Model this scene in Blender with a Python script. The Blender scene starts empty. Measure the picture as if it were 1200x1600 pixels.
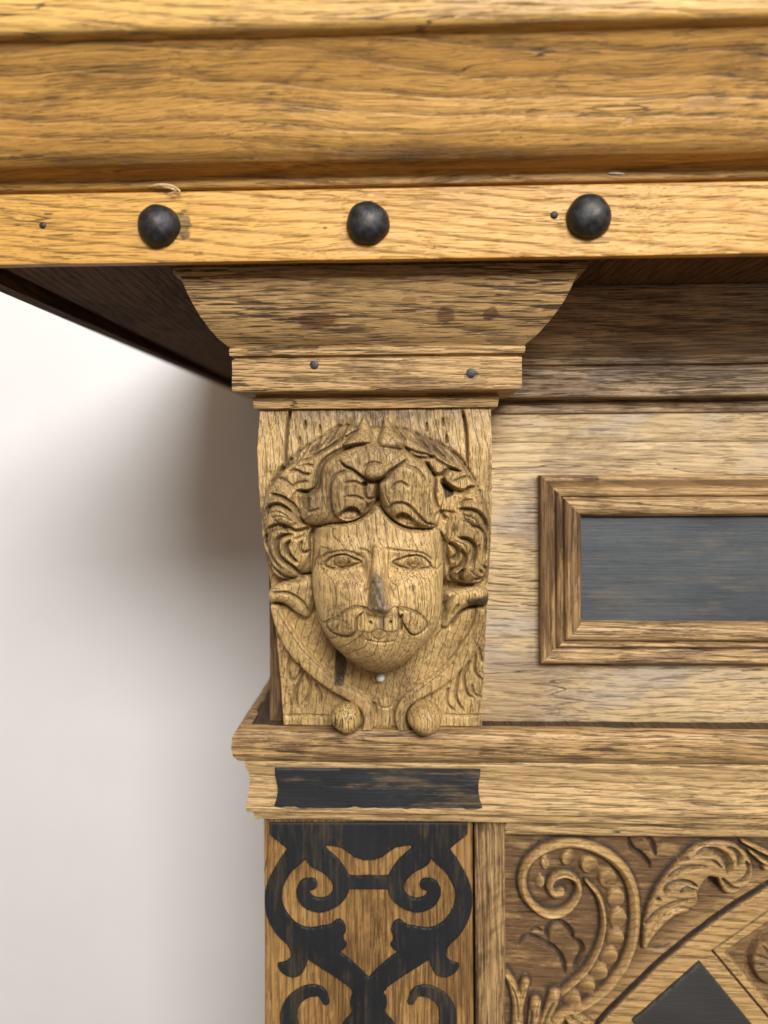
import bpy, math, random
import numpy as np
from mathutils import Matrix, Vector

# ------------------------------------------------------------------ camera
F = 1110.0                       # focal length in photo pixels (photo 1200 x 1600)
PX0, PY0 = 600.0, 727.0          # principal point after lens shift
YAW = math.radians(1.9)          # camera turned a little to the left
ROLL = math.radians(0.3)
CAMZ = 1.42                      # eye height in metres
scene = bpy.context.scene
Rv = np.array([math.cos(YAW), math.sin(YAW), 0.0])
Fv = np.array([-math.sin(YAW), math.cos(YAW), 0.0])
Zv = np.array([0, 0, 1.0])
RIGHT = Rv * math.cos(ROLL) - Zv * math.sin(ROLL)
UP = Zv * math.cos(ROLL) + Rv * math.sin(ROLL)

cam_data = bpy.data.cameras.new('camera')
cam = bpy.data.objects.new('camera', cam_data)
scene.collection.objects.link(cam)
M = Matrix(((RIGHT[0], UP[0], -Fv[0], 0), (RIGHT[1], UP[1], -Fv[1], 0), (RIGHT[2], UP[2], -Fv[2], CAMZ), (0, 0, 0, 1)))
cam.matrix_world = M
cam_data.sensor_fit = 'HORIZONTAL'
cam_data.sensor_width = 36.0
cam_data.lens = 36.0 * F / 1200.0
cam_data.shift_y = -(800.0 - PY0) / 1200.0
cam_data.clip_start = 0.01
cam_data.clip_end = 50.0
cam_data.dof.use_dof = True
cam_data.dof.focus_distance = 0.250
cam_data.dof.aperture_fstop = 8.2
scene.camera = cam

# ------------------------------------------------------------------ light
world = bpy.data.worlds.new('World'); scene.world = world
world.use_nodes = True
bg = world.node_tree.nodes['Background']
bg.inputs['Color'].default_value = (1.0, 0.80, 0.65, 1)
bg.inputs['Strength'].default_value = 0.28

def area_light(name, az, el, dist, size, power, color, target=(-0.02, 0.25, CAMZ)):
    l = bpy.data.lights.new(name, 'AREA'); l.shape = 'RECTANGLE'
    l.size, l.size_y = size; l.energy = power; l.color = color
    o = bpy.data.objects.new(name, l); scene.collection.objects.link(o)
    a, e = math.radians(az), math.radians(el)
    d = Vector((math.sin(a) * math.cos(e), -math.cos(a) * math.cos(e), math.sin(e)))
    o.location = Vector(target) + d * dist
    o.rotation_euler = d.to_track_quat('Z', 'Y').to_euler()
    return o
area_light('window_light', 12, 28, 1.7, (0.78, 0.46), 42.0, (0.98, 0.985, 0.985))
area_light('second_window_light', 46, 32, 1.7, (0.32, 0.32), 9.0, (1.0, 0.98, 0.95))

vs = scene.view_settings
vs.view_transform = 'Standard'; vs.look = 'None'; vs.exposure = 0.0; vs.gamma = 1.0
vs.use_curve_mapping = False

# ------------------------------------------------------------------ helpers: projection (all lengths in mm, eye at 0,0,0, depth = Y)
def proj(X, Y, Z):
    xc = X * RIGHT[0] + Y * RIGHT[1] + Z * RIGHT[2]
    zc = X * UP[0] + Y * UP[1] + Z * UP[2]
    dc = X * Fv[0] + Y * Fv[1] + Z * Fv[2]
    return PX0 + F * xc / dc, PY0 - F * zc / dc
def unp(px, py, Y):
    u = (px - PX0) / F; v = -(py - PY0) / F
    d = Fv + RIGHT * u + UP * v
    t = Y / d[1]
    return d[0] * t, d[2] * t
def ux(px, py, Y): return unp(px, py, Y)[0]
def uz(px, py, Y): return unp(px, py, Y)[1]

BASE = np.array([120.0, 430.0, -CAMZ * 1000])       # cabinet empty (mm, eye frame)

# ------------------------------------------------------------------ helpers: numpy noise, curves, fields
def _hash(i, j, k, seed):
    n = (i * 374761393 + j * 668265263 + k * 2147483647 + seed * 974634777) & 0xffffffff
    n = ((n ^ (n >> 13)) * 1274126177) & 0xffffffff
    n = n ^ (n >> 16)
    return (n & 0xffff) / 32767.5 - 1.0
def vnoise(P, scale, seed=0):
    Q = P * scale
    I = np.floor(Q).astype(np.int64); f = Q - I
    f = f * f * (3 - 2 * f)
    r = 0
    for a in (0, 1):
        for b in (0, 1):
            for c in (0, 1):
                w = (f[..., 0] if a else 1 - f[..., 0]) * (f[..., 1] if b else 1 - f[..., 1]) * (f[..., 2] if c else 1 - f[..., 2])
                r = r + w * _hash(I[..., 0] + a, I[..., 1] + b, I[..., 2] + c, seed)
    return r
def catmull(pts, n=6, closed=False):
    p = np.array(pts, float)
    if len(p) < 3 and not closed: 
        t = np.linspace(0, 1, 12)[:, None]; return p[0] * (1 - t) + p[-1] * t
    if closed: q = np.vstack([p[-1], p, p[0], p[1]])
    else: q = np.vstack([2 * p[0] - p[1], p, 2 * p[-1] - p[-2]])
    out = []
    for i in range(1, len(q) - 2):
        t = np.linspace(0, 1, n, endpoint=False)[:, None]
        a, b, c, d = q[i - 1], q[i], q[i + 1], q[i + 2]
        out.append(0.5 * ((2 * b) + (-a + c) * t + (2 * a - 5 * b + 4 * c - d) * t ** 2 + (-a + 3 * b - 3 * c + d) * t ** 3))
    out = np.vstack(out)
    if not closed: out = np.vstack([out, p[-1]])
    return out
def sstep(a, b, x):
    t = np.clip((x - a) / (b - a), 0, 1); return t * t * (3 - 2 * t)
def crop_pts(pts, c):                                  # zoomed-crop coordinates -> photo pixels
    x0, y0, s = c
    return [(x0 + u / s, y0 + v / s) for u, v in pts]

def polyline_dist(GX, GY, line, margin, par=False):
    """distance to a polyline inside its bounding box; returns slices, distance, parameter"""
    x0, y0 = line.min(0) - margin; x1, y1 = line.max(0) + margin
    m = (GX >= x0) & (GX <= x1) & (GY >= y0) & (GY <= y1)
    idx = np.nonzero(m)
    if len(idx[0]) == 0: return idx, None, None
    px, py = GX[idx], GY[idx]
    best = np.full(px.shape, 1e9); bt = np.zeros(px.shape)
    seg = np.diff(line, axis=0); L = np.hypot(seg[:, 0], seg[:, 1]); cum = np.concatenate([[0], np.cumsum(L)]); tot = max(cum[-1], 1e-6)
    for i in range(len(seg)):
        dx, dy = seg[i]; l2 = max(dx * dx + dy * dy, 1e-9)
        t = np.clip(((px - line[i, 0]) * dx + (py - line[i, 1]) * dy) / l2, 0, 1)
        d = np.hypot(px - line[i, 0] - t * dx, py - line[i, 1] - t * dy)
        k = d < best
        best = np.where(k, d, best); bt = np.where(k, (cum[i] + t * L[i]) / tot, bt)
    return idx, best, bt
def poly_sdf(GX, GY, line):
    """signed distance (positive inside) to a closed polygon, full grid"""
    line = np.vstack([line, line[:1]])
    d = np.full(GX.shape, 1e9); inside = np.zeros(GX.shape, bool)
    for i in range(len(line) - 1):
        (xa, ya), (xb, yb) = line[i], line[i + 1]
        dx, dy = xb - xa, yb - ya; l2 = max(dx * dx + dy * dy, 1e-9)
        t = np.clip(((GX - xa) * dx + (GY - ya) * dy) / l2, 0, 1)
        d = np.minimum(d, np.hypot(GX - xa - t * dx, GY - ya - t * dy))
        if ya != yb:
            c = ((ya > GY) != (yb > GY)) & (GX < (xb - xa) * (GY - ya) / (yb - ya) + xa)
            inside ^= c
    return np.where(inside, d, -d)
def pillow(sd, R):
    t = np.clip(sd / R, 0, 1); return np.sqrt(np.maximum(1 - (1 - t) ** 2, 0))
def blur(A, s):
    r = int(max(1, 3 * s)); k = np.exp(-0.5 * (np.arange(-r, r + 1) / s) ** 2); k /= k.sum()
    P = np.pad(A, ((r, r), (0, 0)), mode='edge'); A = sum(k[i] * P[i:i + A.shape[0]] for i in range(2 * r + 1))
    P = np.pad(A, ((0, 0), (r, r)), mode='edge'); return sum(k[i] * P[:, i:i + A.shape[1]] for i in range(2 * r + 1))

# ------------------------------------------------------------------ helpers: objects
col = scene.collection
def mesh_obj(name, V, faces, mat, parent=None, smooth=35, attrs=None):
    """V in mm in the eye frame; the mesh is stored relative to the cabinet's base, in metres"""
    V = (np.asarray(V, float) - BASE) / 1000.0
    me = bpy.data.meshes.new(name)
    me.from_pydata([tuple(v) for v in V], [], [tuple(f) for f in faces])
    me.materials.append(mat)
    if smooth is not None:
        me.polygons.foreach_set('use_smooth', [True] * len(me.polygons))
        if smooth < 180: me.set_sharp_from_angle(angle=math.radians(smooth))
    if attrs:
        for k, a in attrs.items():
            at = me.attributes.new(k, 'FLOAT', 'POINT'); at.data.foreach_set('value', np.asarray(a, np.float32).ravel())
    me.update()
    o = bpy.data.objects.new(name, me); col.objects.link(o)
    if parent is not None: o.parent = parent
    return o
def grid_faces(n, m, off=0, flip=False, wrap=False):
    i, j = np.meshgrid(np.arange(n - 1), np.arange(m - 1 if not wrap else m), indexing='ij')
    jn = (j + 1) % m
    a = i * m + j; b = i * m + jn; c = (i + 1) * m + jn; d = (i + 1) * m + j
    q = np.stack([a, b, c, d] if not flip else [a, d, c, b], -1).reshape(-1, 4) + off
    return q.tolist()
def resample(path, step=0.9, rnd=0.35):
    """polyline -> rounded corners and even short steps"""
    p = np.array(path, float)
    out = [p[0]]
    for i in range(1, len(p) - 1):
        a = p[i - 1] - p[i]; b = p[i + 1] - p[i]; la, lb = np.linalg.norm(a), np.linalg.norm(b)
        ra, rb = min(rnd, la * .4), min(rnd, lb * .4)
        s, e = p[i] + a / la * ra, p[i] + b / lb * rb
        out += [s, (s + e + 2 * p[i]) / 4, e]
    out.append(p[-1])
    r = [out[0]]
    for q in out[1:]:
        d = np.linalg.norm(q - r[-1]); k = max(1, int(d / step))
        a = r[-1]
        for t in range(1, k + 1): r.append(a + (q - a) * t / k)
    return np.array(r)
def wobble(P, amp, seed=0, scale=(0.02, 0.15, 0.15)):
    s = np.array(scale)
    n = np.stack([vnoise(P, s, seed + 10 * k) for k in range(3)], -1)
    n2 = np.stack([vnoise(P, s * 5, seed + 77 + 10 * k) for k in range(3)], -1)
    return P + amp * (n + 0.35 * n2)
def sweep(name, prof, corners, mat, parent, step=2.0, amp=0.16, seed=1, caps=True, rnd=0.35, smooth=35, pstep=0.9):
    """prof: (offset outwards, Z) list; corners: path in plan [(x,y,nx,ny)], n = outward offset direction at that corner"""
    pr = resample(prof, pstep, rnd)
    st = []
    for i in range(len(corners) - 1):
        a, b = np.array(corners[i], float), np.array(corners[i + 1], float)
        k = max(1, int(np.linalg.norm(b[:2] - a[:2]) / step))
        for t in range(k): st.append(a + (b - a) * t / k)
    st.append(np.array(corners[-1], float)); st = np.array(st)
    P = np.zeros((len(pr), len(st), 3))
    P[..., 0] = st[None, :, 0] + pr[:, None, 0] * st[None, :, 2]
    P[..., 1] = st[None, :, 1] + pr[:, None, 0] * st[None, :, 3]
    P[..., 2] = pr[:, None, 1]
    P = wobble(P, amp, seed)
    n, m = P.shape[:2]
    f = grid_faces(n, m)
    V = P.reshape(-1, 3)
    if caps:
        f.append([i * m for i in range(n)][::-1]); f.append([i * m + m - 1 for i in range(n)])
    return mesh_obj(name, V, f, mat, parent, smooth)
def board(name, x0, x1, y0, y1, z0, z1, mat, parent, bev=0.5, amp=0.12, seed=3, step=2.5):
    """a board with softened, slightly uneven edges; y0 is the front face"""
    def axis(a, b):
        k = max(2, int((b - a) / step)); k = min(k, 220)
        return np.concatenate([[a, a + bev], np.linspace(a + bev, b - bev, k)[1:-1], [b - bev, b]])
    xs, zs = axis(x0, x1), axis(z0, z1)
    X, Z = np.meshgrid(xs, zs); Y = np.full(X.shape, float(y0))
    edge = (X == x0) | (X == x1) | (Z == z0) | (Z == z1)
    Y = np.where(edge, y0 + bev * .8, y0)
    P = np.stack([X, Y, Z], -1); P = wobble(P, amp, seed, (0.03, 0.15, 0.03))
    n, m = X.shape
    V = P.reshape(-1, 3); f = grid_faces(n, m)
    rim = [j for j in range(m)] + [i * m + m - 1 for i in range(1, n)] + [(n - 1) * m + j for j in range(m - 2, -1, -1)] + [i * m for i in range(n - 2, 0, -1)]
    back = V[rim].copy(); back[:, 1] = y1; o = len(V)
    V = np.vstack([V, back]); k = len(rim)
    for i in range(k): f.append([rim[i], o + i, o + (i + 1) % k, rim[(i + 1) % k]])
    f.append([o + i for i in range(k)])
    return mesh_obj(name, V, f, mat, parent, 40)
def plate_from_field(name, fieldfn, x0, x1, y0, y1, step, depth, thick, mat, parent, edge=2.0, seed=5, wob=0.05):
    """flat shape in photo pixels where field > 0 (field ~ signed distance in px), laid at plane `depth`, front proud by `thick` mm"""
    xs = np.arange(x0, x1 + step, step); ys = np.arange(y0, y1 + step, step)
    GX, GY = np.meshgrid(xs, ys); S = fieldfn(GX, GY); n, m = GX.shape
    verts, tris, key = [], [], {}
    def vid(k, p, s):
        if k not in key: key[k] = len(verts); verts.append((p[0], p[1], s))
        return key[k]
    for i in range(n - 1):
        for j in range(m - 1):
            quad = [(i, j), (i, j + 1), (i + 1, j + 1), (i + 1, j)]
            if max(S[q] for q in quad) <= 0: continue
            for tri in ((quad[0], quad[1], quad[2]), (quad[0], quad[2], quad[3])):
                poly = []
                for a in range(3):
                    A, B = tri[a], tri[(a + 1) % 3]
                    if S[A] > 0: poly.append(vid(A, (GX[A], GY[A]), S[A]))
                    if (S[A] > 0) != (S[B] > 0):
                        t = S[A] / (S[A] - S[B]); kk = (min(A, B), max(A, B))
                        poly.append(vid(kk, (GX[A] + (GX[B] - GX[A]) * t, GY[A] + (GY[B] - GY[A]) * t), 0.0))
                if len(poly) >= 3: tris.append(poly)
    W = np.array(verts)
    V = []
    for px, py, s in W:
        h = thick - 0.5 * thick * (1 - min(max(s / edge, 0), 1)) ** 2
        x, z = unp(px, py, depth - thick); V.append((x, depth - h, z))
    V = np.array(V); V[:, 1] += wob * vnoise(V, np.array([.08, .08, .08]), seed)
    ec = {}
    for t in tris:
        for a in range(len(t)):
            e = (t[a], t[(a + 1) % len(t)]); ec[e] = 1
    f = [list(t) for t in tris]; bmap = {}; extra = []
    def bk(i):
        if i not in bmap: bmap[i] = len(V) + len(extra); q = V[i].copy(); q[1] = depth + 0.4; extra.append(q)
        return bmap[i]
    for (a, b) in ec:
        if (b, a) not in ec: f.append([b, a, bk(a), bk(b)])
    V = np.vstack([V, np.array(extra)])
    return mesh_obj(name, V, f, mat, parent, 50)

# ------------------------------------------------------------------ materials
def new_mat(name):
    m = bpy.data.materials.new(name); m.use_nodes = True
    nt = m.node_tree; nt.nodes.clear()
    out = nt.nodes.new('ShaderNodeOutputMaterial'); b = nt.nodes.new('ShaderNodeBsdfPrincipled')
    nt.links.new(b.outputs[0], out.inputs[0])
    return m, nt, b
class N:
    def __init__(s, nt): s.nt = nt
    def link(s, a, b): s.nt.links.new(a, b)
    def _in(s, sock, v):
        if isinstance(v, (int, float)): sock.default_value = v
        elif isinstance(v, (tuple, list)): sock.default_value = v if len(v) == len(sock.default_value) else (*v, 1)
        else: s.link(v, sock)
    def math(s, op, a, b=0.0, c=0.0, clamp=False):
        n = s.nt.nodes.new('ShaderNodeMath'); n.operation = op; n.use_clamp = clamp
        s._in(n.inputs[0], a); s._in(n.inputs[1], b); s._in(n.inputs[2], c); return n.outputs[0]
    def vmul(s, v, k):
        n = s.nt.nodes.new('ShaderNodeVectorMath'); n.operation = 'MULTIPLY'; s._in(n.inputs[0], v); s._in(n.inputs[1], k); return n.outputs[0]
    def vadd(s, v, k):
        n = s.nt.nodes.new('ShaderNodeVectorMath'); n.operation = 'ADD'; s._in(n.inputs[0], v); s._in(n.inputs[1], k); return n.outputs[0]
    def noise(s, v, scale=1.0, detail=2.0, rough=0.5, dist=0.0, color=False):
        n = s.nt.nodes.new('ShaderNodeTexNoise'); n.inputs['Scale'].default_value = scale
        n.inputs['Detail'].default_value = detail; n.inputs['Roughness'].default_value = rough; n.inputs['Distortion'].default_value = dist
        s.link(v, n.inputs['Vector']); return n.outputs['Color' if color else 'Fac']
    def ramp(s, x, a, b, lo=0.0, hi=1.0, smooth=True):
        n = s.nt.nodes.new('ShaderNodeMapRange'); n.interpolation_type = 'SMOOTHSTEP' if smooth else 'LINEAR'
        s._in(n.inputs[0], x); s._in(n.inputs[1], a); s._in(n.inputs[2], b); s._in(n.inputs[3], lo); s._in(n.inputs[4], hi); return n.outputs[0]
    def mix(s, f, a, b, mode='MIX'):
        n = s.nt.nodes.new('ShaderNodeMix'); n.data_type = 'RGBA'; n.blend_type = mode
        s._in(n.inputs[0], f); s._in(n.inputs[6], a); s._in(n.inputs[7], b); return n.outputs[2]
    def sep(s, v):
        n = s.nt.nodes.new('ShaderNodeSeparateXYZ'); s.link(v, n.inputs[0]); return n.outputs
    def attr(s, name):
        n = s.nt.nodes.new('ShaderNodeAttribute'); n.attribute_name = name; return n.outputs['Fac']
    def coords(s, seed):
        n = s.nt.nodes.new('ShaderNodeTexCoord')
        v = s.vmul(n.outputs['Object'], (1000, 1000, 1000))
        r = random.Random(seed); return s.vadd(v, tuple(r.uniform(-400, 400) for _ in range(3)))
    def bump(s, h, dist, strength=1.0, normal=None):
        n = s.nt.nodes.new('ShaderNodeBump'); n.inputs['Distance'].default_value = dist; n.inputs['Strength'].default_value = strength
        s.link(h, n.inputs['Height'])
        if normal is not None: s.link(normal, n.inputs['Normal'])
        return n.outputs[0]

def oak(name, axis='X', light=(.50, .30, .12), mid=(.36, .20, .075), dark=(.10, .055, .022), pore=(.045, .026, .012),
        stain=(.10, .05, .02), stain_amt=0.3, stain_lo=0.52, pore_amt=0.7, pore_lo=.56, ring_amt=0.35, ring_dir=None, period=3.2, ring_w=.5, ring_n=1.0,
        seed=1, rough=.56, bump=0.00022, grey=None, grey_amt=0.0, vstain=False, warp=5.0, speck=0.0, pore_len=.05, pore_w=2.1, early_p=.05, spec=.38, crack=.75, spots=()):
    m, nt, b = new_mat(name); n = N(nt); P = n.coords(seed)
    ax = {'X': 0, 'Y': 1, 'Z': 2}[axis]
    if ring_dir is None: ring_dir = {'X': (.03, .35, .45), 'Y': (.4, .03, .4), 'Z': (.5, .4, .012)}[axis]
    def st(across, along): k = [across] * 3; k[ax] = along; return n.vmul(P, tuple(k))
    # slow bending of the grain
    low = n.noise(n.vmul(P, (.012, .012, .012)), 1, 2, color=True)
    low2 = n.noise(st(.05, .008), 1, 2, color=True)
    W = n.vadd(P, n.vmul(n.vadd(low, (-.5, -.5, -.5)), tuple(warp if i != ax else 0 for i in range(3))))
    W = n.vadd(W, n.vmul(n.vadd(low2, (-.5, -.5, -.5)), tuple(warp * .5 if i != ax else 0 for i in range(3))))
    def stw(across, along): k = [across] * 3; k[ax] = along; return n.vmul(W, tuple(k))
    sx, sy, sz = n.sep(W)
    ring = n.math('ADD', n.math('ADD', n.math('MULTIPLY', sx, ring_dir[0]), n.math('MULTIPLY', sy, ring_dir[1])), n.math('MULTIPLY', sz, ring_dir[2]))
    ring = n.math('ADD', ring, n.math('MULTIPLY', n.noise(stw(.16, .012), 1, 3), ring_n))
    fr = n.math('FRACT', n.math('DIVIDE', ring, period * .45))
    early = n.math('MULTIPLY', n.ramp(fr, 0.0, ring_w * .22), n.ramp(fr, ring_w * .3, ring_w, 1.0, 0.0))     # 0..1 inside the open-pored band
    # fibres and pores
    fib = n.noise(stw(2.6, .05), 1, 3, .6)
    por = n.noise(stw(pore_w, pore_len), 1, 2.5, .55, .25)
    por2 = n.noise(stw(pore_w * 2.3, pore_len * 2.2), 1, 1.5, .5)
    thr = n.math('SUBTRACT', pore_lo, n.math('MULTIPLY', early, early_p))
    pmask = n.ramp(n.math('SUBTRACT', por, thr), 0.0, .06)
    pmask2 = n.ramp(n.math('SUBTRACT', por2, n.math('ADD', thr, .035)), 0.0, .06)
    patch = n.noise(st(.03, .012), 1, 5, .65)
    pamt = n.math('MULTIPLY', n.ramp(patch, .36, .62, .15, 1.0), pore_amt)
    c = n.mix(n.ramp(fib, .3, .7), light, mid)
    tone = n.noise(st(.06, .009), 1, 5, .65)
    c = n.mix(n.math('MULTIPLY', n.ramp(tone, .38, .66), .7), c, mid)
    c = n.mix(n.math('MULTIPLY', early, ring_amt), c, dark)
    if grey is not None:
        g = n.ramp(n.noise(st(.055, .02), 1, 4, .6), .47, .66)
        c = n.mix(n.math('MULTIPLY', g, grey_amt), c, grey)
    sn = n.math('ADD', n.math('MULTIPLY', n.noise(st(.04, .014), 1, 6, .72, .5), .8), n.math('MULTIPLY', n.noise(st(.9, .03), 1, 3, .6), .2))
    sm = n.ramp(sn, stain_lo - .045, stain_lo + .045)
    sm = n.math('MULTIPLY', sm, n.ramp(n.math('ADD', fib, n.math('MULTIPLY', por, .6)), .62, .95, .5, 1.0))
    c = n.mix(n.math('MULTIPLY', sm, stain_amt), c, stain)
    if vstain:
        vb = n.attr('brown'); vb = n.math('MULTIPLY', vb, n.ramp(n.noise(st(.3, .06), 1, 4, .7), .3, .52, .45, 1.0))
        c = n.mix(vb, c, stain)
        va = n.attr('stain'); va = n.math('MULTIPLY', va, n.ramp(n.noise(st(.5, .25), 1, 3, .7), .2, .55, .45, 1.0))
        c = n.mix(va, c, (.028, .022, .02))
    for (spx, spy, sd_, rx, rz, amt, scol) in spots:
        X0, Z0 = unp(spx, spy, sd_); k = sd_ / F
        tcn = nt.nodes.new('ShaderNodeTexCoord'); q = n.vadd(n.vmul(tcn.outputs['Object'], (1000, 0, 1000)), (BASE[0] - X0, 0, BASE[2] - Z0))
        q = n.vmul(q, (1 / (rx * k), 0, 1 / (rz * k)))
        q = n.vadd(q, n.vmul(n.vadd(n.noise(n.vmul(P, (.25, .25, .6)), 1, 3, .6, color=True), (-.5, -.5, -.5)), (1.3, 0, 1.3)))
        ln = nt.nodes.new('ShaderNodeVectorMath'); ln.operation = 'LENGTH'; n.link(q, ln.inputs[0])
        sk = n.math('MULTIPLY', n.ramp(ln.outputs['Value'], .75, 1.05, 1.0, 0.0), amt)
        c = n.mix(n.math('MULTIPLY', sk, n.ramp(fib, .25, .6, .55, 1.0)), c, scol)
    c = n.mix(n.math('MULTIPLY', pmask, pamt), c, pore)
    c = n.mix(n.math('MULTIPLY', pmask2, n.math('MULTIPLY', pamt, .7)), c, pore)
    ck = n.math('ABSOLUTE', n.math('SUBTRACT', n.noise(stw(.13, .007), 1, 3, .55), .5))
    ckm = n.math('MULTIPLY', n.ramp(ck, .002, .007, 1.0, 0.0), n.ramp(n.noise(st(.05, .012), 1, 2), .5, .6))
    c = n.mix(n.math('MULTIPLY', ckm, crack), c, pore)
    if speck > 0:
        sp = n.noise(n.vmul(P, (1.6, 1.6, .8)), 1, 2, .6)
        c = n.mix(n.math('MULTIPLY', n.ramp(sp, .6, .68), speck), c, pore)
    n.link(c, b.inputs['Base Color'])
    r = n.math('ADD', rough, n.math('MULTIPLY', n.math('SUBTRACT', fib, .5), .25)); r = n.math('ADD', r, n.math('MULTIPLY', pmask, .2))
    n.link(r, b.inputs['Roughness']); b.inputs['Specular IOR Level'].default_value = spec
    h = n.math('SUBTRACT', n.math('MULTIPLY', fib, .55), n.math('MULTIPLY', pmask, 1.0))
    h = n.math('SUBTRACT', h, n.math('MULTIPLY', pmask2, .5)); h = n.math('SUBTRACT', h, n.math('MULTIPLY', early, .5))
    h = n.math('SUBTRACT', h, n.math('MULTIPLY', ckm, 1.5 * crack))
    n.link(n.bump(h, bump), b.inputs['Normal'])
    return m

def ebony(name, axis='X', base=(.018, .019, .021), worn=(.16, .105, .05), worn_amt=.5, worn_lo=.55, haze=(.07, .08, .09), haze_amt=.5, seed=1, rough=.42):
    m, nt, b = new_mat(name); n = N(nt); P = n.coords(seed); ax = {'X': 0, 'Z': 2}[axis]
    def st(a, l): k = [a] * 3; k[ax] = l; return n.vmul(P, tuple(k))
    fib = n.noise(st(1.2, .06), 1, 3, .6)
    hz = n.ramp(n.math('ADD', n.math('MULTIPLY', n.noise(st(.04, .02), 1, 5, .65), .72), n.math('MULTIPLY', n.noise(st(.7, .012), 1, 4, .65), .28)), .34, .66)
    c = n.mix(n.math('MULTIPLY', hz, haze_amt), base, haze)
    w = n.ramp(n.math('ADD', n.math('MULTIPLY', n.noise(st(.07, .022), 1, 6, .7, .3), .65), n.math('MULTIPLY', n.noise(st(.7, .03), 1, 3, .6), .35)), worn_lo, worn_lo + .12)
    w = n.math('MULTIPLY', w, n.ramp(fib, .35, .65, .2, 1.0))
    c = n.mix(n.math('MULTIPLY', w, worn_amt), c, worn)
    c = n.mix(n.math('MULTIPLY', n.ramp(fib, .3, .7), .35), c, base)
    n.link(c, b.inputs['Base Color'])
    r = n.math('ADD', rough, n.math('MULTIPLY', n.math('SUBTRACT', fib, .5), .3)); n.link(n.math('ADD', r, n.math('MULTIPLY', w, .15)), b.inputs['Roughness'])
    b.inputs['Specular IOR Level'].default_value = .3
    n.link(n.bump(n.math('ADD', fib, n.math('MULTIPLY', n.noise(n.vmul(P, (.3, .3, .3)), 1, 4), .6)), .00018), b.inputs['Normal'])
    return m
def iron(name, seed=1):
    m, nt, b = new_mat(name); n = N(nt); P = n.coords(seed)
    a = n.noise(n.vmul(P, (.5, .5, .5)), 1, 5, .65)
    c = n.mix(n.ramp(a, .35, .75), (.014, .0145, .016), (.036, .035, .034))
    c = n.mix(n.math('MULTIPLY', n.ramp(n.noise(n.vmul(P, (.22, .22, .22)), 1, 4), .56, .7), .5), c, (.09, .06, .035))
    n.link(c, b.inputs['Base Color']); b.inputs['Metallic'].default_value = .35
    n.link(n.ramp(a, .3, .7, .38, .58), b.inputs['Roughness'])
    n.link(n.bump(a, .00025), b.inputs['Normal'])
    return m
def plain(name, colr, rough=.6):
    m, nt, b = new_mat(name); n = N(nt); P = n.coords(9)
    a = n.noise(n.vmul(P, (.8, .8, .8)), 1, 3)
    n.link(n.mix(n.ramp(a, .3, .7), colr, tuple(x * .75 for x in colr)), b.inputs['Base Color']); b.inputs['Roughness'].default_value = rough
    return m

BLK, BRN = (.02, .018, .017), (.11, .05, .02)
M_crown = oak('oak_golden_crown', 'X', light=(.62, .345, .085), mid=(.42, .21, .048), dark=(.19, .095, .028), stain=(.085, .043, .018), stain_amt=.6, stain_lo=.555,
              pore_amt=.45, pore_lo=.585, ring_amt=.4, ring_dir=(.012, .25, .4), period=3.4, seed=4, rough=.46, warp=9)
M_band = oak('oak_golden_band', 'X', light=(.69, .39, .095), mid=(.52, .27, .06), dark=(.26, .135, .042), stain_amt=.15, stain_lo=.62,
             pore_amt=.4, pore_lo=.60, ring_amt=.5, ring_dir=(.05, .1, .5), period=4.2, ring_w=.4, seed=11, rough=.45, warp=9,
             spots=[(286, 352, 222, 14, 24, .8, BLK), (270, 300, 222, 26, 5, .5, BRN), (75, 334, 222, 8, 2, .8, BLK), (508, 356, 222, 4, 2, .8, BLK), (660, 318, 222, 20, 3, .35, BRN)])
M_lip = oak('oak_golden_top', 'X', light=(.72, .44, .13), mid=(.58, .33, .085), stain=(.16, .08, .03), stain_amt=.45, stain_lo=.56, pore_amt=.35, pore_lo=.59, ring_amt=.25, seed=15, rough=.42)
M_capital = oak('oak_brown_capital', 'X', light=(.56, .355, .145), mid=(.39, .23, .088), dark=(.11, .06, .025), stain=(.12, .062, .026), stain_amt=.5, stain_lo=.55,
                pore_amt=.95, pore_lo=.545, ring_amt=.25, period=2.6, seed=21, rough=.52, pore_len=.06, pore_w=1.5, warp=2.5,
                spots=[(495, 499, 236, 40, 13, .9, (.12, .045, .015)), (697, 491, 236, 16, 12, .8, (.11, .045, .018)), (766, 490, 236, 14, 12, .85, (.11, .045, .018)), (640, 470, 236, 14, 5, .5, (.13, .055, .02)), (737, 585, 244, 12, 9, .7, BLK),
                       (590, 422, 230, 320, 10, .35, (.12, .06, .026))])  # wide band: cornice shade painted along the capital's top
M_crownf = oak('oak_brown_frieze_crown', 'X', light=(.48, .33, .18), mid=(.35, .225, .115), dark=(.11, .06, .03), stain=(.09, .043, .019), stain_amt=.75, stain_lo=.50,
               pore_amt=.8, pore_lo=.565, ring_amt=.25, seed=27, rough=.5, grey=(.24, .205, .165), grey_amt=.6, warp=3)
M_frieze = oak('oak_pale_frieze', 'X', light=(.60, .435, .23), mid=(.46, .315, .155), dark=(.22, .14, .07), stain=(.19, .12, .066), stain_amt=.65, stain_lo=.515,
               pore_amt=.75, pore_lo=.575, pore_w=1.5, ring_amt=.2, period=3.5, seed=33, rough=.52, grey=(.38, .31, .235), grey_amt=.8, warp=7, bump=.00012)
M_frame = oak('oak_panel_frame', 'X', light=(.56, .365, .165), mid=(.38, .23, .10), stain=(.085, .038, .016), stain_amt=.85, stain_lo=.52, pore_amt=.7, pore_lo=.56, seed=41, rough=.46, warp=3)
M_framev = oak('oak_panel_frame_upright', 'Z', light=(.52, .33, .145), mid=(.34, .20, .085), stain=(.075, .033, .014), stain_amt=.85, stain_lo=.50, pore_amt=.7, pore_lo=.56, seed=43, rough=.46, warp=3)
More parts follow.
